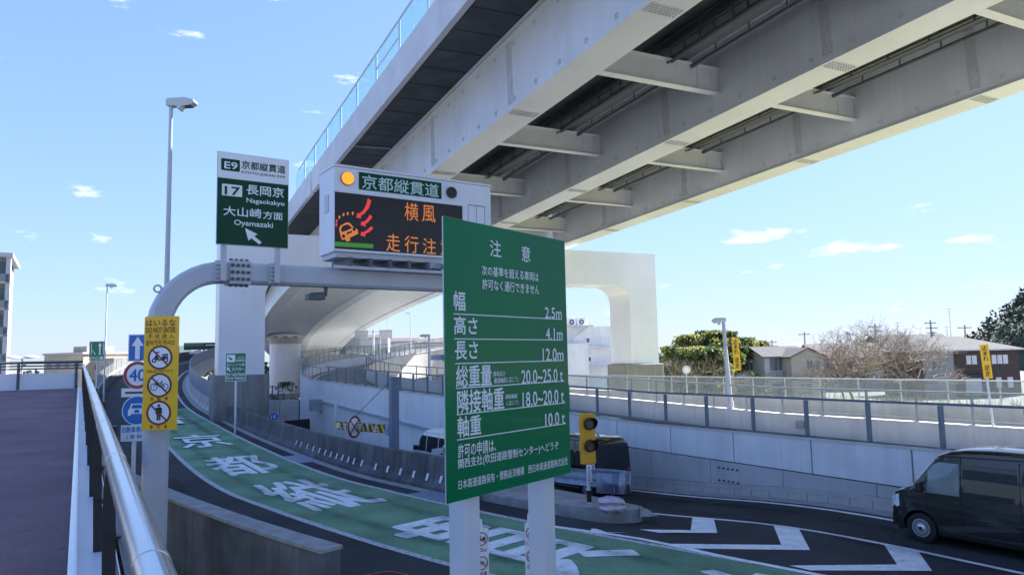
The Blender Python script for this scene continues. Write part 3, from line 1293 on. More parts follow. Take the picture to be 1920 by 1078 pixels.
# cross beams and inspection walks between the girders
for bay in (0, 1):
    x0 = GL_[bay] + FH - .10
    x1 = GL_[bay + 1] - FH + .10
    s = (23.1, 23.2)[bay] - 9.15 * 6
    while s < SP - 1:
        mb = MB()
        pth = []
        lo, hi = .98, 2.02
        A = [bpos(s - .02, x0 + .003, lo), bpos(s - .02, x1 - .003, lo), bpos(s + .02, x1 - .003, lo), bpos(s + .02, x0 + .003, lo),
             bpos(s - .02, x0 + .003, hi), bpos(s - .02, x1 - .003, hi + .0), bpos(s + .02, x1 - .003, hi), bpos(s + .02, x0 + .003, hi)]
        mb.hexa(A)
        c = mb.build('cross_beam', GIRDER, br)
        for z, nm in ((lo - .03, 'beam_flange'), (hi, 'beam_flange')):
            mb = MB()
            mb.hexa([bpos(s - .19, x0 + .004, z), bpos(s - .19, x1 - .004, z), bpos(s + .19, x1 - .004, z), bpos(s + .19, x0 + .004, z),
                     bpos(s - .19, x0 + .004, z + .028), bpos(s - .19, x1 - .004, z + .028), bpos(s + .19, x1 - .004, z + .028), bpos(s + .19, x0 + .004, z + .028)])
            mb.build(nm, GIRDER, c)
        mb = MB()
        mb.box(-.5, .5, -.03, 0, -.45, .45, M=bmat(s - .02, x1 - .65, (lo + hi) / 2))
        mb.build('splice_plate', GIRDER, c)
        s += 9.15
    # inspection walk
    xw = x1 - 2.35
    iwk = bpath(S0, S1 - 1, 30)
    mb = MB()
    mb.sweep([(xw, 2.19), (xw, 2.25), (xw + .75, 2.25), (xw + .75, 2.19)], iwk)
    wk = mb.build('inspection_walk', DARKSTEEL, br)
    for xx in (xw, xw + .75):
        for z in (2.75, 3.1):
            mb = MB()
            mb.sweep([(xx - .022, z), (xx - .022, z + .045), (xx + .022, z + .045), (xx + .022, z)], iwk)
            mb.build('handrail', DARKSTEEL, wk)
    s = S0 + 1
    while s < S1 - 1:
        if s > -8:
            for xx in (xw, xw + .75):
                mb = MB()
                mb.bar(bpos(s, xx, 1.95), bpos(s, xx, 3.12), .05)
                mb.build('rail_post', DARKSTEEL, wk)
        s += 1.83
    for off, z, rr in ((-.10, 1.98, .06), (-.32, 1.9, .045), (.95, 1.95, .09)):
        mb = MB()
        mb.tube([p + r * (xw + off) + Vector((0, 0, z)) for p, r in iwk], rr, 8)
        mb.build('pipe', DARKSTEEL, wk, smooth=True)

# ---------------- portal pier
PB = 12.62                                       # beam top
PD = 2.85
PW = 2.9
l0, l1 = 4.0, 39.75
pp_ = thing('portal_pier', 'white steel portal pier frame carrying the overhead bridge', 'pier')
y0, y1 = SP - 1.5, SP + 1.5


def bl(s, lat, z):
    p = bu * s + bn * lat
    return Vector((p.x, p.y, z))


def prism_lat(outline, s0, s1):
    mb = MB()
    a = [bl(s0, x, z) for x, z in outline]
    mb.extrude(a, bu * (s1 - s0))
    return mb


ZB = 3.05
r = 1.5
hc = []
for k in range(7):
    a = RAD(90 * k / 6)
    hc.append((l1 - PW - r + r * math.sin(a), PB - PD - r + r * math.cos(a)))
hl = [(2 * 0 + l0 + PW + (l1 - PW - x), z) for x, z in reversed(hc)]
out_ = [(l0, ZB), (l0, PB), (l1, PB), (l1, ZB), (l1 - PW, ZB)] + list(reversed(hc)) + list(reversed([(l0 + PW + (l1 - PW - x), z) for x, z in reversed(hc)])) [::1]
# order the inner outline: up the right column, along the beam, down the left column
inner_r = [(l1 - PW, ZB)] + list(reversed(hc))
inner_l = [(l0 + PW + (l1 - PW - x), z) for x, z in hc] + [(l0 + PW, ZB)]
mb = prism_lat([(l0, ZB), (l0, PB), (l1, PB), (l1, ZB)] + inner_r + inner_l, y0, y1)
frame = mb.build('portal_frame', STEELWHITE, pp_, smooth=False)
# welded seams proud of the plates
SEAM = mat('seam_paint', (.74, .75, .78), .4)
for z in (5.3, 7.0, 8.7, 10.4):
    for (a, b) in ((l1 - PW + .004, l1 - .004), (l0 + .004, l0 + PW - .004)):
        mb = MB()
        mb.hexa([bl(y0 - .010, a, z), bl(y0 - .010, b, z), bl(y0, b, z), bl(y0, a, z), bl(y0 - .010, a, z + .035), bl(y0 - .010, b, z + .035), bl(y0, b, z + .035), bl(y0, a, z + .035)])
        mb.build('seam', SEAM, frame)
for x in (9.0, 15.5, 22, 28.5, 35):
    mb = MB()
    z0_, z1_ = PB - PD + .004, PB - .004
    mb.hexa([bl(y0 - .008, x, z0_), bl(y0 - .008, x + .03, z0_), bl(y0, x + .03, z0_), bl(y0, x, z0_), bl(y0 - .008, x, z1_), bl(y0 - .008, x + .03, z1_), bl(y0, x + .03, z1_), bl(y0, x, z1_)])
    mb.build('seam', SEAM, frame)
for a in (l0 - .3, l1 - PW - .3):
    mb = prism_lat([(a, -3.2), (a + PW + .6, -3.2), (a + PW + .6, ZB), (a, ZB)], y0 - .3, y1 + .3)
    mb.build('pedestal', CONC_BASE, pp_, bevel=.08)
for gl in GL_:
    mb = MB()
    mb.box(-.45, .45, -.4, .4, -(bz(SP) - PB) + .003, -.003, M=Matrix.Translation(bpos(SP, gl)) @ Matrix.Rotation(math.atan2(bn.y, bn.x), 4, 'Z'))
    mb.build('bearing', DARKSTEEL, pp_)

# ---------------- the bridge beyond the portal: clad soffit
vd = thing('approach_viaduct', 'cream clad viaduct continuing behind the portal pier and sinking into the distance', 'viaduct')
SE = 330.0
PV = bpath(SP + .3, SE, 90)
for gl in GL_:
    for q in range(0, 90, 3):
        mb = MB()
        mb.sweep([(gl - FH, 0), (gl - FH, .10), (gl + FH, .10), (gl + FH, 0)],
                 [(PV[q][0] + (PV[q + 1][0] - PV[q][0]).normalized() * .05, PV[q][1])] + PV[q + 1:q + 4])
        mb.build('soffit_band', GIRDER, vd)
for a, b in ((GL_[0] + FH + .02, GL_[1] - FH - .02), (GL_[1] + FH + .02, GL_[2] - FH - .02)):
    mb = MB()
    n_ = 10
    pr = []
    for k in range(n_ + 1):
        x = a + (b - a) * k / n_
        pr.append((x, .10 + .55 * math.sin(math.pi * k / n_) ** .6))
    pr += [(b, .9), (a, .9)]
    mb.sweep(pr, PV)
    mb.build('soffit_cladding', GIRDER, vd, smooth=True)
mb = MB()
mb.sweep([(GL_[0] - FH, .11), (GL_[0] - FH, GD), (GL_[2] + FH, GD), (GL_[2] + FH, .11), (GL_[2] + FH - .1, .9), (GL_[0] - FH + .1, .9)], PV)
mb.build('girder_box', GIRDER, vd)
mb = MB()
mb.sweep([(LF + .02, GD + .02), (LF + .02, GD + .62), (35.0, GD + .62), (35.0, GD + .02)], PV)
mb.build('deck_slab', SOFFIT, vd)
for x in (LF - .25, 35.0):
    mb = MB()
    mb.sweep([(x, GD - .02), (x, GD + 1.68), (x + .25, GD + 1.68), (x + .25, GD - .02)], PV)
    mb.build('parapet', BRIDGECONC, vd)


# round piers below the viaduct
def round_pier(s, lat, label):
    p = bpos(s, lat)
    t = thing('round_pier', label, 'pier', (p.x, p.y, GZ), math.atan2(bn.y, bn.x))
    h = p.z - GZ
    a, b = 2.95, 1.6

    def ring_(k, z):
        return [((a * k) * math.copysign(abs(math.cos(2 * math.pi * i / 40)) ** .8, math.cos(2 * math.pi * i / 40)),
                 (b * k) * math.copysign(abs(math.sin(2 * math.pi * i / 40)) ** .8, math.sin(2 * math.pi * i / 40)), z) for i in range(40)]
    for nm, lv, mm in (('shaft', [(1, 0), (1, h - 1.5)], STEELWHITE), ('pier_cap', [(1.003, h - 1.5), (1.02, h - 1.1), (1.15, h - .35), (1.15, h - .2)], CONC)):
        mb = MB()
        base = len(mb.v)
        for k, z in lv:
            mb.v += ring_(k, z)
        for j in range(len(lv) - 1):
            for i in range(40):
                mb.f.append((j * 40 + i, j * 40 + (i + 1) % 40, (j + 1) * 40 + (i + 1) % 40, (j + 1) * 40 + i))
                mb.mi.append(0)
        mb.f.append(tuple(reversed(range(40))))
        mb.f.append(tuple((len(lv) - 1) * 40 + i for i in range(40)))
        mb.mi += [0, 0]
        mb.build(nm, mm, t, smooth=True)
    for x in (-1.9, 0, 1.9):
        mb = MB()
        mb.box(x - .4, x + .4, -.4, .4, h - .2, h - .003)
        mb.build('bearing', BLACK, t)
    return t


round_pier(152, 17.6, 'wide white oval pier under the cream viaduct beside the portal column')
round_pier(228, 20.3, 'far white oval pier glimpsed behind the nearer oval pier')

# ================================================================== FOOTBRIDGE WALK AND HANDRAIL (left)
wa = Vector((-.511, .860, 0)).normalized()
wr = Vector((wa.y, -wa.x, 0))
WE = 39.0


def fz(t):
    return 2.20 + .016 * t


def kp(t, l, dz=0.0):
    p = wa * t + wr * l
    return Vector((p.x, p.y, fz(t) + dz))


def ksweep(mb, prof, t0, t1, n=20):
    mb.sweep(prof, [(kp(t0 + (t1 - t0) * i / n, 0), wr.copy()) for i in range(n + 1)])


mb = MB()
ksweep(mb, [(-8, -.3), (-8, 0), (.0, 0), (.0, -.3)], -6, WE)
wf = kind(mb.build('footbridge_floor', WALKBROWN), 'structure')
mb = MB()
ksweep(mb, [(.002, -.5), (.002, .03), (.30, .03), (.30, -.5)], -6, WE)
mb.build('steel_edge', STEELWHITE, wf)
mb = MB()
ksweep(mb, [(-.025, .004), (-.025, .13), (.015, .13), (.015, .034), (.03, .034), (.03, .004)], -6, WE)
mb.build('kick_angle', POLISHED, wf)
mb = MB()
a, b = kp(5.6, -.42, .006), kp(5.6, -.03, .006)
mb.bar(a, b, .05, .008)
mb.build('joint_cover', SIGNWHITE, wf)

hr = thing('handrail', 'polished metal tube handrail on black plate posts running beside the brown footbridge floor', 'handrail')
HL = .165
tt = [-3 + i * .5 for i in range(int((WE + 3) * 2) + 1)]
mb = MB()
mb.tube([kp(t, HL, 1.08) for t in tt], .046, 20)
mb.build('rail_tube', POLISHED, hr, smooth=True)
t = -2.0
while t < WE:
    mb = MB()
    mb.tube([kp(t, HL, 1.08), kp(t + .05, HL, 1.08)], .0478, 20)
    mb.build('rail_sleeve', POLISHED, hr, smooth=True)
    t += 2.0
t = -1.0
while t < WE:
    mb = MB()
    out_ = [(.14, .03), (.25, .03), (.24, .16), (.19, .40), (.18, .80), (.195, .98), (.195, 1.036), (.135, 1.036), (.125, .96), (.12, .78), (.13, .40)]
    mb.extrude([kp(t, a, z) for a, z in out_], wa * .03)
    mb.build('plate_post', BLACK, hr)
    for z in (.42, .68):
        mb = MB()
        mb.tube([kp(t - .03, .205, z), kp(t + .06, .205, z)], .022, 8)
        mb.build('clamp', BLACK, hr)
    t += 2.6
for z in (.42, .68):
    mb = MB()
    mb.tube([kp(-3, .205, z), kp(WE, .205, z)], .014, 8)
    mb.build('lower_rail', DARKSTEEL, hr, smooth=True)
for t in (6.2, 9.3, 13.0, 17.0, 22):
    q = kp(t, HL + .062, 1.03)
    mb = MB()
    mb.box(-.04, .04, -.03, .03, -.05, .03, M=Matrix.Translation(q) @ Matrix.Rotation(math.atan2(wa.y, wa.x), 4, 'Z'))
    mb.build('rail_stud', BLACK, hr)
# end railing across the walk
er = thing('walk_railing', 'dark railing over a grey steel plate across the far end of the brown walk', 'railing')
mb = MB()
mb.hexa([kp(WE, -8, .0), kp(WE, 0, .0), kp(WE + .05, 0, .0), kp(WE + .05, -8, .0), kp(WE, -8, .72), kp(WE, 0, .72), kp(WE + .05, 0, .72), kp(WE + .05, -8, .72)])
mb.build('kick_plate', STEELWHITE, er)
for z, rr in ((.92, .03), (1.05, .03), (1.2, .06)):
    mb = MB()
    mb.tube([kp(WE, -8, z), kp(WE, .15, z)], rr, 8)
    mb.build('rail', DARKSTEEL, er)
for k in range(5):
    mb = MB()
    mb.bar(kp(WE - .03, -.1 - k * 2.2, .02), kp(WE - .03, -.1 - k * 2.2, 1.18), .08)
    mb.build('post', DARKSTEEL, er)

# ================================================================== SIGN GANTRY
ga = Vector((4.7, 3.2, 0)).normalized()
gp = Vector((-6.18, 12.7, 0))
gn = Vector((ga.y, -ga.x, 0))
gt = thing('sign_gantry', 'grey steel gantry with a curved arm carrying the overhead signs', 'gantry', tuple(gp), math.atan2(ga.y, ga.x))
PWD = .38
AZ = 5.46
path = [(0, -2.3), (0, AZ - 1.05)]
for k in range(1, 11):
    a = RAD(9 * k)
    path.append((1.05 - 1.05 * math.cos(a), AZ - 1.05 + 1.05 * math.sin(a)))
path.append((7.6, AZ))
mb = MB()
b0 = 0
rings = []
for i, (x, z) in enumerate(path):
    d = Vector((path[min(i + 1, len(path) - 1)][0] - path[max(i - 1, 0)][0], 0, path[min(i + 1, len(path) - 1)][1] - path[max(i - 1, 0)][1])).normalized()
    nn = Vector((d.z, 0, -d.x))
    h = PWD / 2
    c = .05
    R_ = []
    for (a, y) in ((-h, -h + c), (-h + c, -h), (h - c, -h), (h, -h + c), (h, h - c), (h - c, h), (-h + c, h), (-h, h - c)):
        R_.append(Vector((x, 0, z)) + nn * a + Vector((0, y, 0)))
    rings.append(R_)
for R_ in rings:
    mb.v += [tuple(q) for q in R_]
for i in range(len(rings) - 1):
    for k in range(8):
        mb.f.append((i * 8 + k, i * 8 + (k + 1) % 8, (i + 1) * 8 + (k + 1) % 8, (i + 1) * 8 + k))
        mb.mi.append(0)
mb.f.append(tuple(range(8)))
mb.f.append(tuple((len(rings) - 1) * 8 + k for k in reversed(range(8))))
mb.mi += [0, 0]
mb.build('post_and_arm', GREYSTEEL, gt, smooth=True)
mb = MB()
mb.box(1.12, 1.50, -.22, .22, AZ - .215, AZ + .215)
sp = mb.build('splice_box', GREYSTEEL, gt, bevel=.01)
for ix in range(4):
    for iz in range(3):
        mb = MB()
        mb.disc((1.17 + ix * .093, -.22, AZ - .125 + iz * .125), (0, -1, 0), .032, .03, 10)
        mb.build('bolt', DARKSTEEL, sp)
for ix in range(4):
    for sg in (-1, 1):
        mb = MB()
        mb.disc((1.17 + ix * .093, -.1, AZ + sg * .213), (0, 0, sg), .034, .045, 8)
        mb.build('bolt', DARKSTEEL, sp)
mb = MB()
mb.ring((-.03, 0, AZ - .33), .045, .075, -.02, .02, 16)
mb.build('lifting_eye', GREYSTEEL, gt)
mb = MB()
mb.tube([(3.0, .0, AZ - .19), (3.0, .0, AZ - .33), (2.7, 0, AZ - .36)], .05, 8)
mb.box(2.62, 2.95, -.12, .12, AZ - .45, AZ - .34)
mb.build('camera_unit', DARKSTEEL, gt)


def arm_frame(k):
    return gp + ga * k


# ---------------- guide sign on the gantry
o_ = gp + ga * 1.0 + gn * .42
FR = Frame((o_.x, o_.y, 0), (ga.x, ga.y))


def zb(ox, oy, sc):
    return lambda x, y: FR.uv(ox + x / sc, oy + y / sc)


Z2 = zb(250, 160, 2.3425)
u0, v1 = Z2(370, 288)
u1, v0 = Z2(680, 718)
um, vm = Z2(370, 404)
gs = thing('guide_sign', 'tall expressway guide sign, white top over dark green, standing on the gantry arm', 'sign', tuple(FR.o), FR.rz)
mb = MB()
mb.box(u0, u1, 0, .03, v0, v1)
mb.build('sign_board', SIGNBACK, gs, bevel=.004)
plate('green_face', u0 + .01, u1 - .01, v0 + .01, vm - .003, SIGNDKGREEN, gs, -.006, -.001)
plate('white_face', u0 + .01, u1 - .01, vm + .003, v1 - .01, SIGNWHITE, gs, -.006, -.001)


def txt(par, f, body, tl, br_, m, bold=.012, y=-.010, sp=1.0):
    a, b = f(*tl), f(*br_)
    return letters(body, a[0], b[0], b[1], a[1], m, par, y, bold, sp)


def plt(par, f, name, tl, br_, m, y0=-.010, y1=-.007, r=0.0):
    a, b = f(*tl), f(*br_)
    return plate(name, a[0], b[0], b[1], a[1], m, par, y0, y1, r)


plt(gs, Z2, 'route_badge', (386, 320), (467, 382), SIGNDKGREEN, r=.015)
txt(gs, Z2, 'E9', (400, 335), (456, 372), SIGNWHITE, .02, -.014)
txt(gs, Z2, '京都縦貫道', (476, 331), (667, 390), SIGNDKGREEN, .012)
txt(gs, Z2, 'KYOTO-JUKAN EXP', (476, 376), (666, 413), SIGNDKGREEN, .008, sp=1.05)
plt(gs, Z2, 'exit_badge', (389, 432), (477, 492), SIGNWHITE, r=.012)
txt(gs, Z2, '17', (402, 444), (466, 486), SIGNDKGREEN, .025, -.014)
txt(gs, Z2, '長岡京', (497, 435), (660, 496), SIGNWHITE, .012)
txt(gs, Z2, 'Nagaokakyo', (497, 495), (663, 537), SIGNWHITE, .012)
txt(gs, Z2, '大山崎', (396, 530), (562, 585), SIGNWHITE, .012)
txt(gs, Z2, '方面', (570, 553), (655, 594), SIGNWHITE, .012)
txt(gs, Z2, 'Oyamazaki', (443, 590), (612, 634), SIGNWHITE, .012)
ax = [(490, 627), (545, 655), (530, 663), (563, 690), (552, 699), (518, 672), (505, 683)]
shape('arrow', [Z2(*q) for q in ax], SIGNWHITE, gs, -.010, -.007)
for xx in (388, 625):
    a = Z2(xx, 700)
    b = Z2(xx + 22, 828)
    mb = MB()
    mb.box(a[0], b[0], .031, .12, AZ - .18, v1 - .15)
    br_ = mb.build('support_post', GREYSTEEL, gs)
    for k in range(4):
        mb = MB()
        z = AZ - .12 + k * .075
        mb.box(a[0] - .07, a[0] - .002, .04, .24, z, z + .012)
        mb.build('bracket_rib', GREYSTEEL, br_)
    mb = MB()
    mb.box(a[0] - .07, b[0] + .02, .125, .235, AZ - .19, AZ + .19)
    mb.build('bracket', GREYSTEEL, br_)

# ---------------- variable message board
o_ = gp + ga * 3.0 + gn * .62
FR = Frame((o_.x, o_.y, 0), (ga.x, ga.y))
Z3 = zb(560, 280, 3.85)
u0, v1 = Z3(258, 120)
_, v0 = Z3(255, 735)
u1 = Z3(1385, 300)[0]
us = Z3(1178, 300)[0]
vs = thing('message_board', 'large white variable message board with orange warning text on the gantry', 'display board', tuple(FR.o), FR.rz)
TH = .85
mb = MB()
mb.box(u0, u1, .0, TH, v0, v1)
mb.build('cabinet', STEELWHITE, vs, bevel=.012)
mb = MB()
mb.box(u0 - .01, u1 + .01, -.02, TH + .01, v1 + .002, v1 + .04)
mb.build('cabinet_top', STEELWHITE, vs)
d0 = Z3(260, 308)
d1 = Z3(255, 716)
plate('display', d0[0], us, d1[1], d0[1], SCREEN, vs, -.012, -.001)
plate('display_frame', d0[0] - .03, us + .005, d1[1] - .045, d1[1] - .004, STEELWHITE, vs, -.03, -.001)
plate('display_frame', d0[0] - .03, us + .005, d0[1] + .004, d0[1] + .05, STEELWHITE, vs, -.03, -.001)
plt(vs, Z3, 'name_panel', (434, 165), (1030, 360), SIGNDKGREEN, -.012, -.001)
txt(vs, Z3, '京都縦貫道', (456, 184), (1008, 350), LETTERMINT, .010, -.016)


def lamp_disc(c, rim, m, nm):
    u, v = Z3(*c)
    mb = MB()
    mb.disc((u, -.001, v), (0, -1, 0), rim, .03, 28)
    o = mb.build(nm, DARKSTEEL, vs, smooth=True)
    mb = MB()
    mb.disc((u, -.031, v), (0, -1, 0), rim * .93, .018, 28)
    mb.build('lens', m, o, smooth=True)
    return o


lamp_disc((350, 213), .135, AMBER, 'amber_lamp')
ld = lamp_disc((1101, 314), .125, LENSOFF, 'unlit_lamp')
txt(vs, Z3, '横', (762, 383), (862, 522), LEDORANGE, .0, -.016)
txt(vs, Z3, '風', (888, 402), (985, 532), LEDORANGE, .0, -.016)
txt(vs, Z3, '走', (630, 608), (730, 742), LEDORANGE, .0, -.016)
txt(vs, Z3, '行', (762, 622), (862, 752), LEDORANGE, .0, -.016)
txt(vs, Z3, '注', (893, 640), (990, 760), LEDORANGE, .0, -.016)
txt(vs, Z3, '意', (1020, 652), (1110, 772), LEDORANGE, .0, -.016)


def poly_led(pts, m, nm):
    return shape(nm, [Z3(*q) for q in pts], m, vs, -.016, -.012)


poly_led([(497, 355), (522, 372), (505, 425), (470, 468), (446, 480), (450, 498), (416, 496), (420, 462), (436, 466), (465, 440), (487, 400)], LEDRED, 'wind_arrow')
poly_led([(512, 472), (530, 490), (500, 528), (478, 542), (482, 560), (446, 548), (452, 522), (470, 524), (492, 505)], LEDRED, 'wind_arrow')
poly_led([(522, 556), (538, 572), (505, 600), (478, 612), (480, 632), (444, 622), (450, 595), (468, 600), (495, 580)], LEDRED, 'wind_arrow')
# little car tilted by the wind
cb = [(290, 575), (300, 552), (345, 528), (368, 534), (392, 562), (424, 580), (428, 610), (404, 622), (366, 640), (372, 660), (345, 668), (333, 650), (312, 655), (302, 632)]
poly_led(cb, LEDORANGE, 'car_symbol')
shape('car_window', [Z3(*q) for q in [(302, 580), (312, 558), (345, 543), (362, 548), (382, 570), (340, 590), (310, 598)]], SCREEN, vs, -.020, -.0165)
shape('car_grille', [Z3(*q) for q in [(342, 612), (350, 598), (362, 596), (384, 588), (380, 604), (360, 610), (352, 618)]], SCREEN, vs, -.020, -.0165)
for c in ((398, 578), (322, 628)):
    shape('car_lamp', [(Z3(*c)[0] + .035 * math.cos(a * .7), Z3(*c)[1] + .035 * math.sin(a * .7)) for a in range(9)], SCREEN, vs, -.020, -.0165)
for c in ((270, 548), (272, 520), (292, 492), (322, 474), (352, 466), (388, 464)):
    x, y = c
    poly_led([(x - 6, y - 10), (x + 7, y - 12), (x + 6, y + 4), (x, y + 14), (x - 6, y + 4)], LEDRED if x < 280 else LEDORANGE, 'motion_tick')
poly_led([(258, 668), (538, 686), (536, 716), (256, 700)], LEDGREEN, 'ground_strip')
for k in range(9):
    x = 270 + k * 30
    poly_led([(x, 640 + k * 0 + 32), (x + 6, 660 + k * 1.6), (x + 10, 682 + k * 2)], LEDGREEN, 'grass_blade') if False else None
# service door outline, side vent, cabinet base, slanted bearers
for q in (((1222, 406), (1226, 540)), ((1281, 414), (1285, 545)), ((1340, 420), (1344, 552))):
    plt(vs, Z3, 'door_seam', q[0], q[1], DARKSTEEL, -.005, -.001)
plt(vs, Z3, 'door_seam', (1222, 404), (1344, 413), DARKSTEEL, -.005, -.001)
mb = MB()
mb.box(u0 - .012, u0 - .001, .30, .52, v1 - .85, v1 - .50)
mb.build('side_hatch', GREYSTEEL, vs)
mb = MB()
mb.box(u0 + .05, u1 - .05, .05, TH - .05, v0 - .10, v0 - .002)
mb.build('cabinet_base', GREYSTEEL, vs)
for k in range(9):
    x = u0 + .28 + k * .42
    mb = MB()
    mb.box(x, x + .07, -.05, TH + .05, v0 - .26, v0 - .102)
    mb.build('bearer', DARKSTEEL, vs)
for y in (.02, TH - .1):
    mb = MB()
    mb.box(u0 + .02, u1 - .02, y, y + .08, v0 - .32, v0 - .262)
    mb.build('bearer_rail', GREYSTEEL, vs)

# ---------------- yellow do-not-enter sign on the gantry post
yo = gp + Vector((.02, -.36, 0))
FR = Frame((yo.x, yo.y, 0), (1.0, .05))
Z6 = zb(250, 580, 4.4917)
u0, v1 = Z6(98, 62)
u1, v0 = Z6(368, 1010)
ys = thing('do_not_enter_sign', 'tall yellow do not enter sign with three prohibition discs on the gantry post', 'sign', tuple(FR.o), FR.rz)
mb = MB()
plate('sign_board', u0, u1, v0, v1, SIGNYELLOW, ys, -.006, .0, r=.02)
MAROON = SIGNBROWN
txt(ys, Z6, 'はいるな', (112, 88), (358, 138), MAROON, .014)
txt(ys, Z6, 'DO NOT ENTER', (110, 152), (357, 194), MAROON, .014)
txt(ys, Z6, '不 可 进 入', (122, 208), (345, 246), MAROON, .008)
txt(ys, Z6, '들어가지 마시오', (108, 259), (352, 300), MAROON, .008)
txt(ys, Z6, '125cc以下のバイク', (116, 505), (332, 532), MAROON, .010)
txt(ys, Z6, '自　転　車', (148, 738), (292, 765), MAROON, .012)
txt(ys, Z6, '歩　行　者', (140, 972), (286, 1000), MAROON, .012)


def moped(f, s, c):
    P = lambda x, z: (c[0] + x * s, c[1] + z * s)
    body = [(-.62, -.18), (-.45, .02), (-.28, .30), (-.36, .40), (-.30, .47), (-.05, .47), (-.05, .40), (-.20, .38), (-.22, .12), (-.1, -.14), (.1, -.16), (.14, .08), (.62, .12), (.66, -.08), (.44, -.02), (.28, -.22), (-.02, -.27), (-.24, -.22), (-.40, -.06)]
    shape('moped_symbol', [P(x, z) for x, z in body], PRINTBLACK, f, -.014, -.010)
    shape('moped_seat', [P(x, z) for x, z in [(.12, .14), (.20, .26), (.62, .30), (.64, .16)]], PRINTBLACK, f, -.014, -.010)
    for x in (-.48, .46):
        mb = MB()
        mb.ring((c[0] + x * s, 0, c[1] - .24 * s), .10 * s, .19 * s, -.014, -.010, 20)
        mb.build('moped_wheel', PRINTBLACK, f)


def bicycle(f, s, c):
    P = lambda x, z: (c[0] + x * s, c[1] + z * s)
    for x in (-.44, .44):
        mb = MB()
        mb.ring((c[0] + x * s, 0, c[1] - .14 * s), .24 * s, .29 * s, -.014, -.010, 24)
        mb.build('bicycle_wheel', PRINTBLACK, f)
    mb = MB()
    for a, b in (((-.44, -.14), (-.25, .36)), ((-.25, .36), (-.10, .38)), ((-.30, .20), (.12, .20)), ((-.30, .16), (.02, -.14)), ((.02, -.14), (.18, .30)),
                 ((.02, -.14), (.44, -.14)), ((.12, .20), (.44, -.14)), ((.10, .31), (.28, .31))):
        A_, B_ = P(*a), P(*b)
        mb.bar((A_[0], -.012, A_[1]), (B_[0], -.012, B_[1]), .05 * s, .004, up=(0, 1, 0))
    kind(mb.build('bicycle_frame', PRINTBLACK, f), 'stuff')


def walker(f, s, c):
    P = lambda x, z: (c[0] + x * s, c[1] + z * s)
    mb = MB()
    mb.disc((c[0], -.010, c[1] + .58 * s), (0, -1, 0), .11 * s, .004, 16)
    mb.build('head_symbol', PRINTBLACK, f)
    shape('figure_symbol', [P(x, z) for x, z in [(-.18, .44), (.18, .44), (.25, .36), (.25, -.08), (.17, -.08), (.17, .22), (.15, -.62), (.03, -.62), (.01, -.12), (-.01, -.12), (-.03, -.62), (-.15, -.62), (-.17, .22), (-.17, -.08), (-.25, -.08), (-.25, .36)]],
          PRINTBLACK, f, -.014, -.010)


def prohib(f, c, r, sym, ringm=None, back=None, name='prohibition_disc'):
    mb = MB()
    mb.disc((c[0], -.0065, c[1]), (0, -1, 0), r, .003, 40)
    o = mb.build(name, back or SIGNWHITE, f)
    mb = MB()
    mb.ring((c[0], 0, c[1]), r * .84, r * 1.0, -.013, -.0098, 40)
    mb.build('ring', ringm or SIGNRED, o)
    if sym:
        sym(o, r, c)
    mb = MB()
    q = r * .86 / math.sqrt(2)
    mb.bar((c[0] - q, -.0165, c[1] + q), (c[0] + q, -.0165, c[1] - q), .12 * r, .004, up=(0, 1, 0))
    mb.build('slash', ringm or SIGNRED, o)
    return o


RINGM = mat('dark_red_print', (.20, .028, .028), .45)
for c, fn in (((228, 404), moped), ((222, 637), bicycle), ((216, 869), walker)):
    u, v = Z6(*c)
    r_ = abs(Z6(332, 404)[0] - Z6(124, 404)[0]) / 2
    prohib(ys, (u, v), r_, fn, RINGM)

# ---------------- the big green notice sign in front
FR = Frame(aty(830, 405, 5.6), (.1856, .2425))
FR.o.z = 0
Z5 = zb(800, 380, 1.859)
FX = lambda x, y: FR.uv(x, y)
u0, v1 = FX(830.5, 405)
_, v0 = FX(844.5, 943)
u1 = FX(1064.5, 680)[0]
bs = thing('notice_sign', 'big green Japanese notice sign listing vehicle limits on two white posts', 'sign', tuple(FR.o), FR.rz)
mb = MB()
mb.box(u0, u1, 0, .012, v0, v1)
mb.build('sign_board', SIGNBACK, bs)
plate('green_face', u0 + .002, u1 - .002, v0 + .002, v1 - .002, SIGNGREEN, bs, -.003, -.0005)
PALE = SIGNWHITE
for body, tl, br_, bd in (
        ('注', (218, 128), (258, 192), .004), ('意', (328, 150), (360, 209), .004),
        ('次の基準を超える車両は', (190, 218), (388, 276), .008), ('許可なく通行できません', (192, 265), (390, 321), .008),
        ('幅', (92, 308), (133, 377), .012), ('2.5m', (410, 364), (469, 405), .012),
        ('高さ', (93, 395), (175, 460), .012), ('4.1m', (413, 437), (472, 478), .012),
        ('長さ', (96, 483), (177, 545), .012), ('12.0m', (402, 508), (475, 550), .012),
        ('総重量', (100, 568), (225, 635), .012), ('(車長及び', (229, 588), (273, 606), .006), ('最遠軸距に応じて)', (233, 610), (318, 627), .006),
        ('20.0~25.0 t', (328, 584), (473, 622), .012),
        ('隣接軸重', (104, 655), (268, 718), .012), ('(隣接軸距', (272, 668), (314, 683), .006), ('に応じて)', (276, 690), (318, 705), .006),
        ('18.0~20.0 t', (332, 661), (477, 695), .012),
        ('軸重', (105, 747), (188, 806), .012), ('10.0 t', (411, 735), (480, 770), .012),
        ('許可の申請は、', (107, 842), (240, 866), .008),
        ('関西支社(吹田道路管制センター)へどうぞ', (108, 893), (458, 862), .008),
        ('日本高速道路保有・債務返済機構　西日本高速道路株式会社', (109, 967), (490, 911), .006)):
    txt(bs, Z5, body, tl, br_, PALE, bd, -.006)
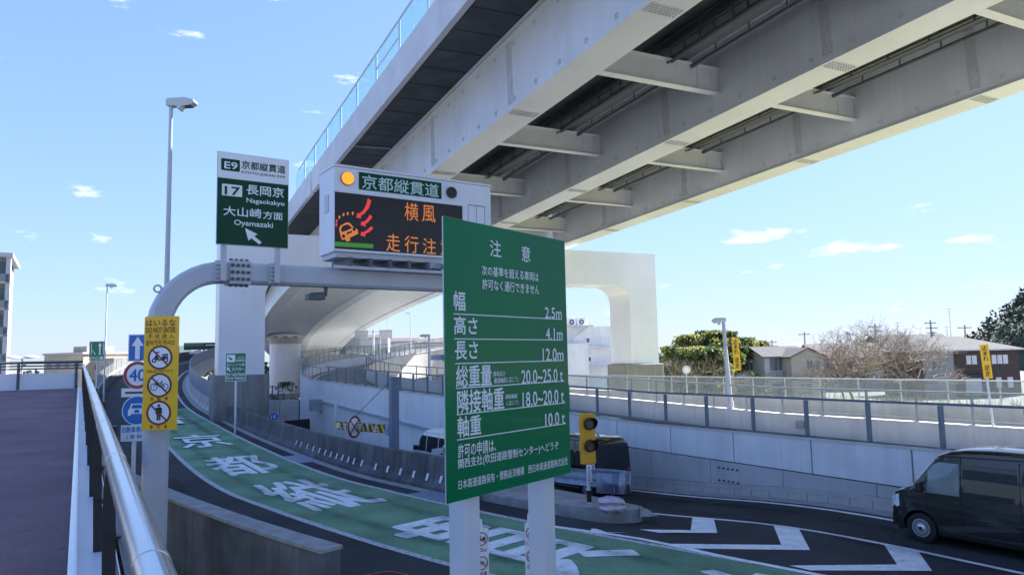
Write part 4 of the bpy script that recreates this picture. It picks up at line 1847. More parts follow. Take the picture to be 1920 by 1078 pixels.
for a, b in (((93, 382), (468, 411)), ((95, 469), (472, 483)), ((98, 557), (475, 553)), ((101, 641), (478, 626)), ((104, 737), (481, 698)), ((105, 825), (484, 770))):
    pa, pb = Z5(*a), Z5(*b)
    plate('rule_line', pa[0], pb[0], (pa[1] + pb[1]) / 2 - .004, (pa[1] + pb[1]) / 2 + .004, PALE, bs, -.006, -.0035)
FB = Frame(FR.o - FR.n * .145, FR.r)
POSTW = mat('white_post_paint', (.64, .66, .69), .35, var=.04, scale=3)
for x in (871, 1016):
    u, _ = FB.uv(x, 985)
    mb = MB()
    mb.box(u - .09, u + .09, .055, .235, -.02, v1 - .12)
    mb.build('post', POSTW, bs, bevel=.012)
for z in (.18, .5, .82):
    zz = v0 + (v1 - v0) * z
    mb = MB()
    mb.box(u0 + .03, u1 - .03, .0125, .0545, zz - .035, zz + .035)
    rl = mb.build('back_rail', SIGNBACK, bs)
    mb = MB()
    mb.box(u0 - .10, u0 + .03, .02, .05, zz - .02, zz + .02)
    mb.build('clamp', GALV, rl)

# ---------------- two slim white delineator signs behind it
for (px, py, Y, n_, lb) in ((902, 990, 9.6, 1, 'slim white no entry marker beside the first post of the green notice sign'),
                            (996, 978, 9.9, 2, 'slim white no entry marker behind the second post of the green notice sign')):
    p = aty(px, py, Y)
    t = thing('delineator_sign', lb, 'sign', (p.x, p.y, 0), RAD(25), 'slim white no entry markers on the ramp shoulder')
    h = p.z
    plate('sign_board', -.10, .10, .35, h, SIGNWHITE, t, -.004, .0, r=.02)
    mb = MB()
    mb.tube([(0, .04, 0), (0, .04, h + .02), (0, .04, h + .10)], [.035, .035, .03], 10)
    mb.build('pole', SIGNWHITE, t, smooth=True)
    mb = MB()
    mb.tube([(0, .04, 0), (0, .04, .05)], [.13, .09], 14)
    mb.build('foot', BLACKMATT, t)
    for k, fn in enumerate((moped, bicycle, walker)):
        prohib(t, (0, h - .13 - k * .30), .085, fn, mat('orange_red_print', (.45, .10, .05), .45))
    letters('125cc', -.075, .075, h - .29, h - .24, PRINTBLACK, t, -.006, .006)
    letters('自転車', -.07, .07, h - .59, h - .535, PRINTBLACK, t, -.006, .006)
    letters('歩行者', -.07, .07, h - .89, h - .835, PRINTBLACK, t, -.006, .006)

# ================================================================== ISLAND, GUARDRAIL, SIGNAL, SANDBAGS
isl = [(-1.15, 20.5), (.2, 19.2), (1.4, 18.3), (2.35, 17.8), (2.75, 17.72), (3.0, 17.86), (3.0, 18.15), (2.0, 19.5), (.5, 21.3), (-.7, 22.6)]
mb = MB()
top = [Vector((x, y, .15)) for x, y in isl]
cc = sum(top, Vector()) / len(top)
topi = [cc + (p - cc) * .93 for p in top]
bot = [Vector((x, y, -.75)) for x, y in isl]
n_ = len(isl)
mb.v += [tuple(p + Vector((0, 0, .02))) for p in topi] + [tuple(p) for p in top] + [tuple(p) for p in bot]
mb.f.append(tuple(range(n_)))
for i in range(n_):
    j = (i + 1) % n_
    mb.f.append((i, j, n_ + j, n_ + i))
    mb.f.append((n_ + i, n_ + j, 2 * n_ + j, 2 * n_ + i))
mb.mi = [0] * len(mb.f)
kind(mb.build('traffic_island', CONC_KERB), 'structure')
# broken kerb piece at the tip
t = tag(MB().build('kerb_fragment', CONC_KERB), 'broken concrete kerb piece at the tip of the island', 'kerb stone')
mbk = MB()
mbk.hexa([(2.9, 17.62, 0), (3.35, 17.70, 0), (3.30, 17.95, 0), (2.95, 18.0, 0), (2.94, 17.66, .2), (3.1, 17.72, .17), (3.08, 17.9, .14), (2.97, 17.96, .2)])
t.data = mbk.mesh('kerb_fragment', CONC_KERB)

gr = thing('guardrail', 'blue grey corrugated steel guardrail with a rounded end on the traffic island', 'guardrail')
gpth = spline([(-1.4, 21.9), (-.2, 20.4), (.8, 19.3), (1.7, 18.45), (2.55, 17.95)], .25)
wv = [(.0, .62), (-.035, .66), (-.08, .70), (-.08, .75), (-.03, .80), (-.03, .84), (-.08, .89), (-.08, .94), (-.035, .98), (.0, 1.02), (.012, 1.02), (-.02, .97), (-.06, .93), (-.06, .90), (-.012, .85), (-.012, .79), (-.06, .74), (-.06, .71), (-.02, .67), (.012, .62)]
mb = MB()
mb.sweep([(a, z - .02) for a, z in wv], offset(gpth, -.05))
mb.build('beam', GALV, gr, smooth=True)
# rounded terminal
mb = MB()
e, r = gpth[-1]
f = Vector((-r.y, r.x, 0))
ctr = e + r * .22
prof = []
for k in range(0, 13):
    a = RAD(15 * k)
    prof.append(ctr - r * (.27 * math.cos(a)) + f * (.30 * math.sin(a)))
pts0 = [e - r * .16 - f * .85, e - r * .15 - f * .4] + prof + [e + r * .5 - f * .45]
for i in range(len(pts0) - 1):
    a, b = pts0[i], pts0[i + 1]
    z0_, z1_ = Vector((0, 0, .56)), Vector((0, 0, 1.03))
    mb.poly([a + z0_, b + z0_, b + z1_, a + z1_])
o = mb.build('end_terminal', GALV, gr)
bm = bmesh.new()
bm.from_mesh(o.data)
bmesh.ops.remove_doubles(bm, verts=bm.verts, dist=.001)
bm.to_mesh(o.data)
bm.free()
o.data.shade_smooth()
md = o.modifiers.new('thickness', 'SOLIDIFY')
md.thickness = .012
for k in (2, 12, 21):
    if k < len(gpth):
        p, r_ = gpth[k]
        mb = MB()
        mb.tube([p + r_ * .06 + Vector((0, 0, .1)), p + r_ * .06 + Vector((0, 0, .95))], .057, 12)
        mb.build('post', GALV, gr, smooth=True)
        mb = MB()
        mb.bar(p + r_ * .06 + Vector((0, 0, .80)), p - r_ * .08 + Vector((0, 0, .80)), .10, .14)
        mb.build('spacer', GALV, gr)

# warning signal: yellow box with two dark lamps
q = onz(1108, 946, .15)
t = thing('warning_signal', 'yellow two lamp warning signal on a post on the island', 'signal', (q.x, q.y, .15), RAD(22))
YBOX = mat('signal_yellow', (.72, .36, .012), .5, var=.06, scale=5)
Yq = q.y
zt_ = aty(1100, 775, Yq).z - .15
zb_ = aty(1100, 870, Yq).z - .15
mb = MB()
mb.box(-.185, .185, 0, .16, zb_, zt_)
bx_ = mb.build('signal_box', YBOX, t, bevel=.02)
for k, zz in enumerate((zt_ - .26, zt_ - .80)):
    mb = MB()
    mb.disc((.02, 0, zz), (0, -1, 0), .155, .02, 24)
    ln = mb.build('lamp', BLACK, t, smooth=True)
    mb = MB()
    n = 24
    for i in range(n):
        a0, a1 = 2 * math.pi * i / n, 2 * math.pi * (i + 1) / n
        if math.sin((a0 + a1) / 2) < -.75:
            continue
        R0, R1 = .155, .165
        d0_, d1_ = -.02 - .17 * (1 + math.sin(a0)) / 2 - .03, -.02 - .17 * (1 + math.sin(a1)) / 2 - .03
        Pp = lambda R, a, y: (.02 + R * math.cos(a), y, zz + R * math.sin(a))
        mb.hexa([Pp(R0, a0, -.018), Pp(R1, a0, -.018), Pp(R1, a1, -.018), Pp(R0, a1, -.018), Pp(R0, a0, d0_), Pp(R1, a0, d0_), Pp(R1, a1, d1_), Pp(R0, a1, d1_)])
    mb.build('visor', BLACK, ln)
    mb = MB()
    mb.disc((.02, -.021, zz), (0, -1, 0), .10, .012, 20)
    mb.build('lens', mat('amber_lens_unlit', (.16, .10, .05), .2, coat=.5), ln, smooth=True)
    mb = MB()
    mb.box(-.215, -.186, .02, .12, zz - .12, zz + .12)
    mb.build('hinge_plate', YBOX, bx_)
mb = MB()
mb.tube([(0, .08, -.1), (0, .08, zb_)], .055, 12)
mb.build('post', POSTW, t, smooth=True)
mb = MB()
mb.tube([(0, .08, .06), (0, .08, .34)], .058, 12)
mb.build('dark_band', BLACK, t, smooth=True)
pz1, pz0 = zb_ - .01, zb_ - .44
plate('notice_plate', -.09, .13, pz0, pz1, SIGNWHITE, t, -.01, 0)
letters('凍\n結\n防\n止\n剤', .045, .11, pz0 + .02, pz1 - .02, SIGNRED, t, -.013, .004)
letters('散\n布\n中\n走\n行\n注\n意', -.06, .0, pz0 + .02, pz1 - .04, PRINTBLACK, t, -.013, .0)

BAG = mat('lilac_sandbag', (.58, .50, .57), .8, var=.12, scale=7, bump=.6, bscale=14)
for k, (px, py, rz, dz, lb) in enumerate(((1150, 962, .3, .15, 'pale lilac sandbag lying at the bottom under the guardrail end'), (1148, 950, .1, .31, 'pale lilac sandbag slumped on top of the other sandbag'))):
    p = onz(px, 960, .15)
    mb = MB()
    nx, ny = 14, 10
    grid = {}
    for sgn in (1, -1):
        for i in range(nx + 1):
            for j in range(ny + 1):
                a, b = i / nx * 2 - 1, j / ny * 2 - 1
                h = max(0, (1 - abs(a) ** 3.5) * (1 - abs(b) ** 3)) ** .55
                wob = .012 * math.sin(7 * a + 3 * b + k) + .010 * math.sin(11 * b - 5 * a)
                z = .085 + sgn * h * (.095 + wob)
                if k == 1:
                    z -= .05 * max(0, a) ** 2
                grid[sgn, i, j] = len(mb.v)
                mb.v.append((a * (.33 - .04 * abs(b)), b * (.21 - .03 * a * a), z))
    for sgn in (1, -1):
        for i in range(nx):
            for j in range(ny):
                mb.f.append((grid[sgn, i, j], grid[sgn, i + 1, j], grid[sgn, i + 1, j + 1], grid[sgn, i, j + 1]))
                mb.mi.append(0)
    o = mb.build('sandbag', BAG, None, smooth=True)
    o.location = (p.x, p.y + .1, dz)
    o.rotation_euler = (0, 0, rz)
    tag(o, lb, 'sandbag', 'sandbags on the island tip')


# ================================================================== STREET LAMPS
def street_lamp(name, label, base, h, head=.85, side=1, rz=0.0, r0=.075, group='street lamps of the interchange', tilt=0.0, headh=.20):
    t = thing(name, label, 'street lamp', base, rz, group)
    if tilt:
        t.rotation_euler = (0, tilt, rz)
    mb = MB()
    mb.tube([(0, 0, 0), (0, 0, h * .3), (0, 0, h)], [r0, r0 * .9, r0 * .62], 12)
    mb.build('pole', GREYSTEEL, t, smooth=True)
    mb = MB()
    mb.tube([(0, 0, 0), (0, 0, .35)], r0 * 1.35, 12)
    mb.build('base_sleeve', GREYSTEEL, t, smooth=True)
    s = side
    # shoebox head with sloped belly
    pr = [(-.10, 0), (-.10, headh * .8), (-.04, headh), (head * .55, headh * 1.1), (head - .12, headh * .75), (head - .08, headh * .3), (head * .75, .0), (head * .42, -.04), (head * .38, -.12), (head * .30, -.12), (head * .24, -.02)]
    mb = MB()
    w2 = head * .17
    mb.extrude([(x * s, -w2, h + z) for x, z in pr], (0, 2 * w2, 0))
    mb.build('lamp_head', mat('lamp_head_paint', (.50, .54, .54), .45), t, bevel=.015)
    mb = MB()
    x0_, x1_ = sorted((head * .45 * s, head * .74 * s))
    mb.box(x0_, x1_, -w2 * .8, w2 * .8, h - .03, h + .012)
    mb.build('lamp_glass', LENSOFF, t)
    return t


p = aty(313.5, 500, 19.6)
street_lamp('street_lamp', 'tall grey street lamp rising behind the curved gantry arm', (p.x, p.y, -1.0), aty(318, 200, 19.6).z + 1.0, .78, 1, RAD(0), .085)
p = aty(196, 690, 56)
street_lamp('street_lamp', 'thin distant street lamp behind the green lane sign', (p.x, p.y, -1.5), aty(198, 537, 56).z + 1.5, .8, 1, RAD(20), .07)
d = ray(1370, 766)
p = CAM + d * ((WL + 6.64) / d.dot(m_))
p.z = 1.5
street_lamp('street_lamp', 'short street lamp on the cream parapet carrying a yellow banner', tuple(p), aty(1360, 603, p.y).z - 1.5, .55, -1, 0, .11, tilt=RAD(-2.0), headh=.16)
lmp = p
p = aty(805, 690, 58)
street_lamp('street_lamp', 'street lamp standing on the inner parapet of the loop ramp', (p.x, p.y, 2.1), aty(805, 631, 58).z - 2.1, .85, -1, 0, .14, headh=.18)
p = aty(770, 660, 150)
street_lamp('street_lamp', 'very tall slim lamp pole far behind the loop ramp', (p.x, p.y, GZ), aty(768, 588, 150).z - GZ, 1.1, -1, 0, .16)
p = aty(674, 690, 95)
street_lamp('street_lamp', 'lamp with a flat head on the far bend of the loop ramp', (p.x, p.y, 3.5), aty(674, 636, 95).z - 3.5, 1.3, -1, 0, .13, headh=.14)
for k, (x, yt, Y, lb) in enumerate(((713, 600, 170, 'bare lamp mast behind the twin sign backs, the nearer of two'), (727, 596, 185, 'bare lamp mast behind the twin sign backs, the farther of two'))):
    p = aty(x, 660, Y)
    t = thing('lamp_mast', lb, 'mast', (p.x, p.y, GZ), 0, 'slim far masts')
    mb = MB()
    mb.tube([(0, 0, 0), (0, 0, aty(x, yt, Y).z - GZ)], [.16, .06], 8)
    mb.build('pole', GREYSTEEL, t)
    mb = MB()
    mb.box(-.5, .5, -.12, .12, aty(x, yt, Y).z - GZ, aty(x, yt, Y).z - GZ + .1)
    mb.build('lamp_head', GREYSTEEL, t)


# ---------------- yellow banners "stop, wrong way"
def banner(label, o, w, h, zc, rz, tilt=0.0, pole=None):
    t = thing('wrong_way_banner', label, 'sign', o, rz, 'yellow wrong way banners')
    if tilt:
        t.rotation_euler = (0, tilt, rz)
    plate('sign_board', -w / 2, w / 2, zc - h / 2, zc + h / 2, SIGNYELLOW, t, -.008, 0)
    letters('止\nま\nれ', -w * .30, w * .30, zc + .02 * h, zc + h * .46, PRINTBLACK, t, -.012, .006)
    letters('逆\n走', -w * .30, w * .30, zc - h * .44, zc - h * .10, PRINTBLACK, t, -.012, .006)
    if pole:
        mb = MB()
        mb.tube([(0, .05, 0), (0, .05, zc + h * .45)], .035, 10)
        mb.build('pole', POSTW, t, smooth=True)
    else:
        for zz in (zc + h * .3, zc - h * .3):
            mb = MB()
            mb.bar((-.40, .03, zz), (w * .4, .03, zz), .035)
            mb.build('bracket', GALV, t)
    return t


Yl = lmp.y
zc = aty(1383, 664, Yl).z - 1.5
px_ = aty(1383, 664, Yl).x
banner('yellow stop banner bracketed to the short street lamp', (px_, Yl - .14, 1.5), .285, 1.30, zc, RAD(4), RAD(-2.5))
p = wp(11.0, WL + 6.64)
d = ray(1857, 700)
tt_ = (WL + 6.64) / d.dot(m_)
p = CAM + d * tt_
banner('yellow stop banner on its own white pole above the dark van', (p.x, p.y, 1.5), .30, aty(1852, 645, p.y).z - aty(1860, 709, p.y).z, aty(1856, 677, p.y).z - 1.5, RAD(10), RAD(-3.5), True)
p = aty(1287, 693, 44)
t = thing('round_sign', 'round white sign turned away on a slim pole before the bamboo', 'sign', (p.x, p.y, .7), RAD(5))
mb = MB()
mb.disc((0, 0, p.z - .7), (0, -1, 0), .24, .02, 24)
mb.build('disc', SIGNWHITE, t, smooth=True)
mb = MB()
mb.ring((0, 0, p.z - .7), .15, .20, -.026, -.021, 24)
mb.build('ring', SIGNBACK, t)
mb = MB()
mb.tube([(0, .04, 0), (0, .04, p.z - .5)], .03, 8)
mb.build('pole', SIGNBACK, t)

# ---------------- stack of road signs on one pole behind the gantry post
p = aty(249, 850, 16.4)
t = thing('sign_pole', 'grey pole with stacked traffic signs: up arrow, forty limit and cars only', 'sign', (p.x, p.y, -1.0), RAD(4))
bx0, Y0 = p.x, p.y


def SG(x, y):
    q = aty(x, y, Y0)
    return q.x - bx0, q.z + 1.0


mb = MB()
mb.tube([(0, .05, 0), (0, .05, SG(249, 628)[1])], .045, 12)
mb.build('pole', POSTW, t, smooth=True)
a, b = SG(242, 627), SG(275, 677)
plate('arrow_sign', a[0], b[0], b[1], a[1], SIGNWHITE, t, -.012, 0, r=.01)
plate('blue_field', a[0] + .02, b[0] - .02, b[1] + .02, a[1] - .02, SIGNBLUE, t, -.015, -.0122)
c = (a[0] + b[0]) / 2
shape('arrow', [(c - .05, b[1] + .05), (c + .05, b[1] + .05), (c + .05, a[1] - .26), (c + .13, a[1] - .26), (c, a[1] - .05), (c - .13, a[1] - .26), (c - .05, a[1] - .26)], SIGNWHITE, t, -.019, -.0155)
c = SG(258, 703)
mb = MB()
mb.disc((c[0], -.0, c[1]), (0, -1, 0), .31, .012, 40)
o = mb.build('speed_sign', SIGNWHITE, t)
mb = MB()
mb.ring((c[0], 0, c[1]), .235, .30, -.016, -.0122, 40)
mb.build('ring', SIGNRED, o)
letters('40', c[0] - .17, c[0] + .17, c[1] - .13, c[1] + .13, SIGNBLUE, o, -.016, .02)
a, b = SG(229, 728), SG(285, 743)
plate('bar_plate', a[0], b[0], b[1], a[1], SIGNWHITE, t, -.012, 0)
plate('maroon_bar', a[0] + .08, b[0] - .05, (a[1] + b[1]) / 2 - .025, (a[1] + b[1]) / 2 + .02, SIGNBROWN, t, -.016, -.0125)
c = SG(257, 769)
mb = MB()
mb.disc((c[0], -.0, c[1]), (0, -1, 0), .325, .010, 40)
o = mb.build('cars_only_sign', SIGNWHITE, t)
mb = MB()
mb.disc((c[0], -.0105, c[1]), (0, -1, 0), .305, .003, 40)
mb.build('blue_field', SIGNBLUE, o)
P = lambda x, z: (c[0] + x * .2, c[1] + z * .2)
shape('car_symbol', [P(*q) for q in [(-.95, -.55), (-.95, .05), (-.8, .2), (-.62, .75), (.62, .75), (.8, .2), (.95, .05), (.95, -.55), (.62, -.55), (.62, -.38), (-.62, -.38), (-.62, -.55)]], SIGNWHITE, o, -.018, -.014)
shape('car_window', [P(*q) for q in [(-.60, .22), (-.48, .62), (.48, .62), (.60, .22)]], SIGNBLUE, o, -.021, -.0185)
shape('car_grille', [P(*q) for q in [(-.25, -.28), (-.25, .08), (.25, .08), (.25, -.28)]], SIGNBLUE, o, -.021, -.0185)
a, b = SG(228, 797), SG(283, 826)
plate('notice_plate', a[0], b[0], b[1], a[1], SIGNWHITE, t, -.012, 0)
letters('自動車専用道', a[0] + .03, b[0] - .03, b[1] + .19, a[1] - .03, SIGNBLUE, t, -.016, .006)
letters('( 有 料 )', a[0] + .13, b[0] - .13, b[1] + .03, b[1] + .15, SIGNBLUE, t, -.016, .006)
p = aty(312, 870, 16.9)
t = thing('slim_post', 'thin dark marker post standing beside the gantry post on the ramp wall', 'post', (p.x, p.y, 0))
mb = MB()
mb.tube([(0, 0, 0), (0, 0, aty(314, 833, 16.9).z)], .045, 10)
mb.build('post', DARKSTEEL, t)


def board_sign(name, label, px0, py0, px1, py1, Y, base_z, m, pole_px=None, pm=None, rz=0.0):
    a, b = aty(px0, py0, Y), aty(px1, py1, Y)
    cx = (a.x + b.x) / 2
    t = thing(name, label, 'sign', (cx, Y, base_z), rz)
    w, z1, z0 = (b.x - a.x) / 2, a.z - base_z, b.z - base_z
    plate('sign_board', -w, w, z0, z1, SIGNWHITE, t, -.01, 0, r=.04)
    plate('sign_face', -w + .025, w - .025, z0 + .025, z1 - .025, m, t, -.014, -.0102, r=.03)
    mb = MB()
    mb.tube([(0, .06, 0), (0, .06, z1 - .05)], .06, 10)
    mb.build('pole', pm or POSTW, t, smooth=True)
    return t, w, z0, z1


SG3 = mat('sign_mid_green', (.008, .16, .07), .4, var=.05, scale=3)
t, w, z0, z1 = board_sign('lane_notice_sign', 'small green sign for left hand drive vehicles on a white pole by the portal column', 423, 662, 461, 714, 40.5, -.6, SG3)
h = z1 - z0
plate('ticket_symbol', -w * .86, -w * .05, z0 + h * .68, z1 - h * .06, SIGNWHITE, t, -.018, -.0145, r=.03)
shape('hand_symbol', [(-w * .75, z1 - h * .10), (-w * .30, z1 - h * .22), (-w * .45, z1 - h * .26), (-w * .62, z1 - h * .20)], PRINTBLACK, t, -.022, -.0185)
letters('入口', w * .15, w * .75, z1 - h * .21, z1 - h * .11, SIGNWHITE, t, -.018, .006)
letters('自動精算', w * .02, w * .88, z1 - h * .31, z1 - h * .23, SIGNWHITE, t, -.018, .006)
letters('左ハンドル車', -w * .86, w * .86, z0 + h * .53, z0 + h * .64, SIGNWHITE, t, -.018, .006)
letters('左方向へ', -w * .35, w * .86, z0 + h * .37, z0 + h * .49, SIGNWHITE, t, -.018, .006)
shape('arrow', [(-w * .86, z0 + h * .50), (-w * .55, z0 + h * .48), (-w * .63, z0 + h * .44), (-w * .45, z0 + h * .36), (-w * .53, z0 + h * .33), (-w * .72, z0 + h * .41), (-w * .82, z0 + h * .37)], SIGNWHITE, t, -.018, -.0145)
letters('For Left-Hand', -w * .88, w * .88, z0 + h * .19, z0 + h * .31, SIGNWHITE, t, -.018, .012)
letters('Drive Vehicles', -w * .88, w * .88, z0 + h * .06, z0 + h * .17, SIGNWHITE, t, -.018, .012)
t, w, z0, z1 = board_sign('toll_lane_sign', 'small green sign with lane arrows and lettering beside the distant lamp', 168, 640, 196, 676, 50, -1.5, SG3, pm=GREYSTEEL)
h = z1 - z0
letters('ETC車', -w * .9, w * .9, z0 + h * .05, z0 + h * .22, SIGNWHITE, t, -.018, .012)
for x in (-.72, .82):
    plate('lane_line', w * x - .02, w * x + .02, z0 + h * .30, z1 - h * .08, SIGNWHITE, t, -.018, -.0145)
shape('lane_line', [(-w * .68, z0 + h * .55), (-w * .60, z0 + h * .55), (-w * .2, z0 + h * .38), (-w * .2, z0 + h * .30), (-w * .28, z0 + h * .30), (-w * .28, z0 + h * .36)], SIGNWHITE, t, -.018, -.0145)
shape('arrow', [(w * .28, z0 + h * .30), (w * .46, z0 + h * .30), (w * .46, z0 + h * .76), (w * .62, z0 + h * .76), (w * .37, z1 - h * .07), (w * .12, z0 + h * .76), (w * .28, z0 + h * .76)], SIGNWHITE, t, -.018, -.0145)
# hexagonal route sign
p = aty(513, 781, 49)
t = thing('route_hexagon', 'blue hexagonal route sign numbered ten under the bridge', 'sign', (p.x, p.y, -2.25), RAD(5))
r_ = .36
zc = p.z + 2.25
hexp = [(r_ * math.cos(RAD(60 * k)), zc + r_ * math.sin(RAD(60 * k))) for k in range(6)]
shape('sign_board', hexp, SIGNWHITE, t, -.01, 0)
shape('blue_face', [(x * .92, zc + (z - zc) * .92) for x, z in hexp], SIGNBLUE, t, -.014, -.0105)
letters('10', -.15, .15, zc - .11, zc + .11, SIGNWHITE, t, -.018, .03)
for sx in (-.12, .08):
    for sz in (.19, -.25):
        plate('print_mark', sx, sx + .06, zc + sz, zc + sz + .05, SIGNWHITE, t, -.018, -.0145)
plate('place_plate', -.26, .26, zc - .56, zc - .42, SIGNWHITE, t, -.01, 0)
mb = MB()
mb.tube([(0, .05, 0), (0, .05, zc + .1)], .04, 8)
mb.build('pole', POSTW, t)
# black backs behind the barrier
p = aty(556, 800, 43)
t = thing('black_board', 'plain black board standing behind the concrete barrier', 'board', (p.x, p.y, -2.2), RAD(8))
a, b = aty(534, 786, 43), aty(580, 815, 43)
mb = MB()
mb.hexa([(a.x - p.x, 0, b.z + 1.8), (b.x - p.x, 0, b.z + 1.8), (b.x - p.x, .06, b.z + 1.8), (a.x - p.x, .06, b.z + 1.8),
         (a.x - p.x, 0, a.z + 2.12), (b.x - p.x, 0, a.z + 2.2), (b.x - p.x, .06, a.z + 2.2), (a.x - p.x, .06, a.z + 2.12)])
mb.build('board', BLACKMATT, t)
for x in (-.5, .5):
    mb = MB()
    mb.bar((x, .1, 0), (x, .1, b.z + 2.6), .06)
    mb.build('leg', DARKSTEEL, t)
mb = MB()
mb.box(.35, 1.0, -.5, -.3, 1.5, 2.02)
mb.build('small_box', BLACKMATT, t, bevel=.03)

# ---------------- height gauge beam
pa = aty(739, 840, 25.8)
pb = aty(630, 800, 29.2)
za = aty(735, 805, 25.8).z
zb2 = aty(630, 797, 29.2).z
t = thing('height_limit_gate', 'slate steel post with a yellow and black striped height limit beam', 'gate')
ptop = aty(730, 707, 25.8).z
mb = MB()
mb.box(-.14, .14, -.14, .14, -1.6, ptop, M=Matrix.Translation((pa.x, pa.y, 0)) @ Matrix.Rotation(RAD(30), 4, 'Z'))
mb.build('post', mat('slate_post', (.14, .18, .26), .5), t, bevel=.01)
d = Vector((pb.x - pa.x, pb.y - pa.y, zb2 - za))
Ln = d.length
d.normalize()
nrm = Vector((d.y, -d.x, 0)).normalized()
if nrm.dot(CAM - Vector((pa.x, pa.y, CZ))) < 0:
    nrm = -nrm
A0 = Vector((pa.x, pa.y, za))
mb = MB()
mb.box(-.12, .12, -.13, .13, -.2, .2, M=Matrix.Translation(A0 + d * .28) @ Matrix.Rotation(math.atan2(d.y, d.x), 4, 'Z'))
mb.build('hub_box', GALV, t)
YEL = mat('hazard_yellow', (.55, .38, .04), .6, var=.15, scale=6)
BLK = mat('hazard_black', (.03, .03, .035), .6)
nst = 22
up = Vector((0, 0, 1))
for k in range(nst):
    a = A0 + d * (.42 + (Ln - .42) * k / nst)
    b = A0 + d * (.42 + (Ln - .42) * (k + 1) / nst)
    sh = d * .10
    mb = MB()
    hh = .155
    th = nrm * .05
    mb.hexa([a - up * hh - sh - th, b - up * hh - sh - th, b - up * hh - sh + th, a - up * hh - sh + th, a + up * hh + sh - th, b + up * hh + sh - th, b + up * hh + sh + th, a + up * hh + sh + th])
    mb.build('beam_stripe', YEL if k % 2 else BLK, t)
Mb = Matrix.Translation(A0 + d * Ln + nrm * .056) @ Matrix.Rotation(math.atan2(-d.y, -d.x), 4, 'Z')
for k, ch in enumerate('高さ制限下止'):
    x = .15 + k * (Ln - .9) / 6
    mb = MB()
    o = letters(ch, x, x + .26, -.11 - d.z * x, .13 - d.z * x, SIGNWHITE, t, -.004, .02)
    o.matrix_local = Mb
for (x, yb, Yk) in ((630, 850, 31), (647, 850, 31)):
    p = aty(x, 800, Yk)
    z1_ = aty(x, 757 if x < 640 else 777, Yk).z
    mb = MB()
    mb.tube([(p.x, p.y, -2.2), (p.x, p.y, z1_)], .07, 10)
    mb.build('rest_post', GREYSTEEL, t)
mb = MB()
mb.tube([(pa.x, pa.y, ptop - .02), aty(664, 782, 28)], .012, 6)
mb.build('stay_wire', DARKSTEEL, t)
c = aty(664, 800, 27.6)
t = thing('no_vehicles_sign', 'round white no vehicles sign with a dark ring hung on the striped beam', 'sign', tuple(c), RAD(66))
mb = MB()
mb.disc((0, 0, 0), (0, -1, 0), .42, .015, 36)
mb.build('disc', SIGNWHITE, t)
mb = MB()
mb.ring((0, 0, 0), .33, .42, -.019, -.0155, 36)
mb.build('ring', RINGM, t)
for s_ in (1, -1):
    mb = MB()
    mb.bar((-.25, -.018 - .002 * s_, -.25 * s_), (.25, -.018 - .002 * s_, .25 * s_), .05, .004, up=(0, 1, 0))
    mb.build('cross_bar', RINGM, t)
mb = MB()
mb.bar((0, .03, -.05), (0, .10, .05), .05)
mb.build('hanger', GALV, t)


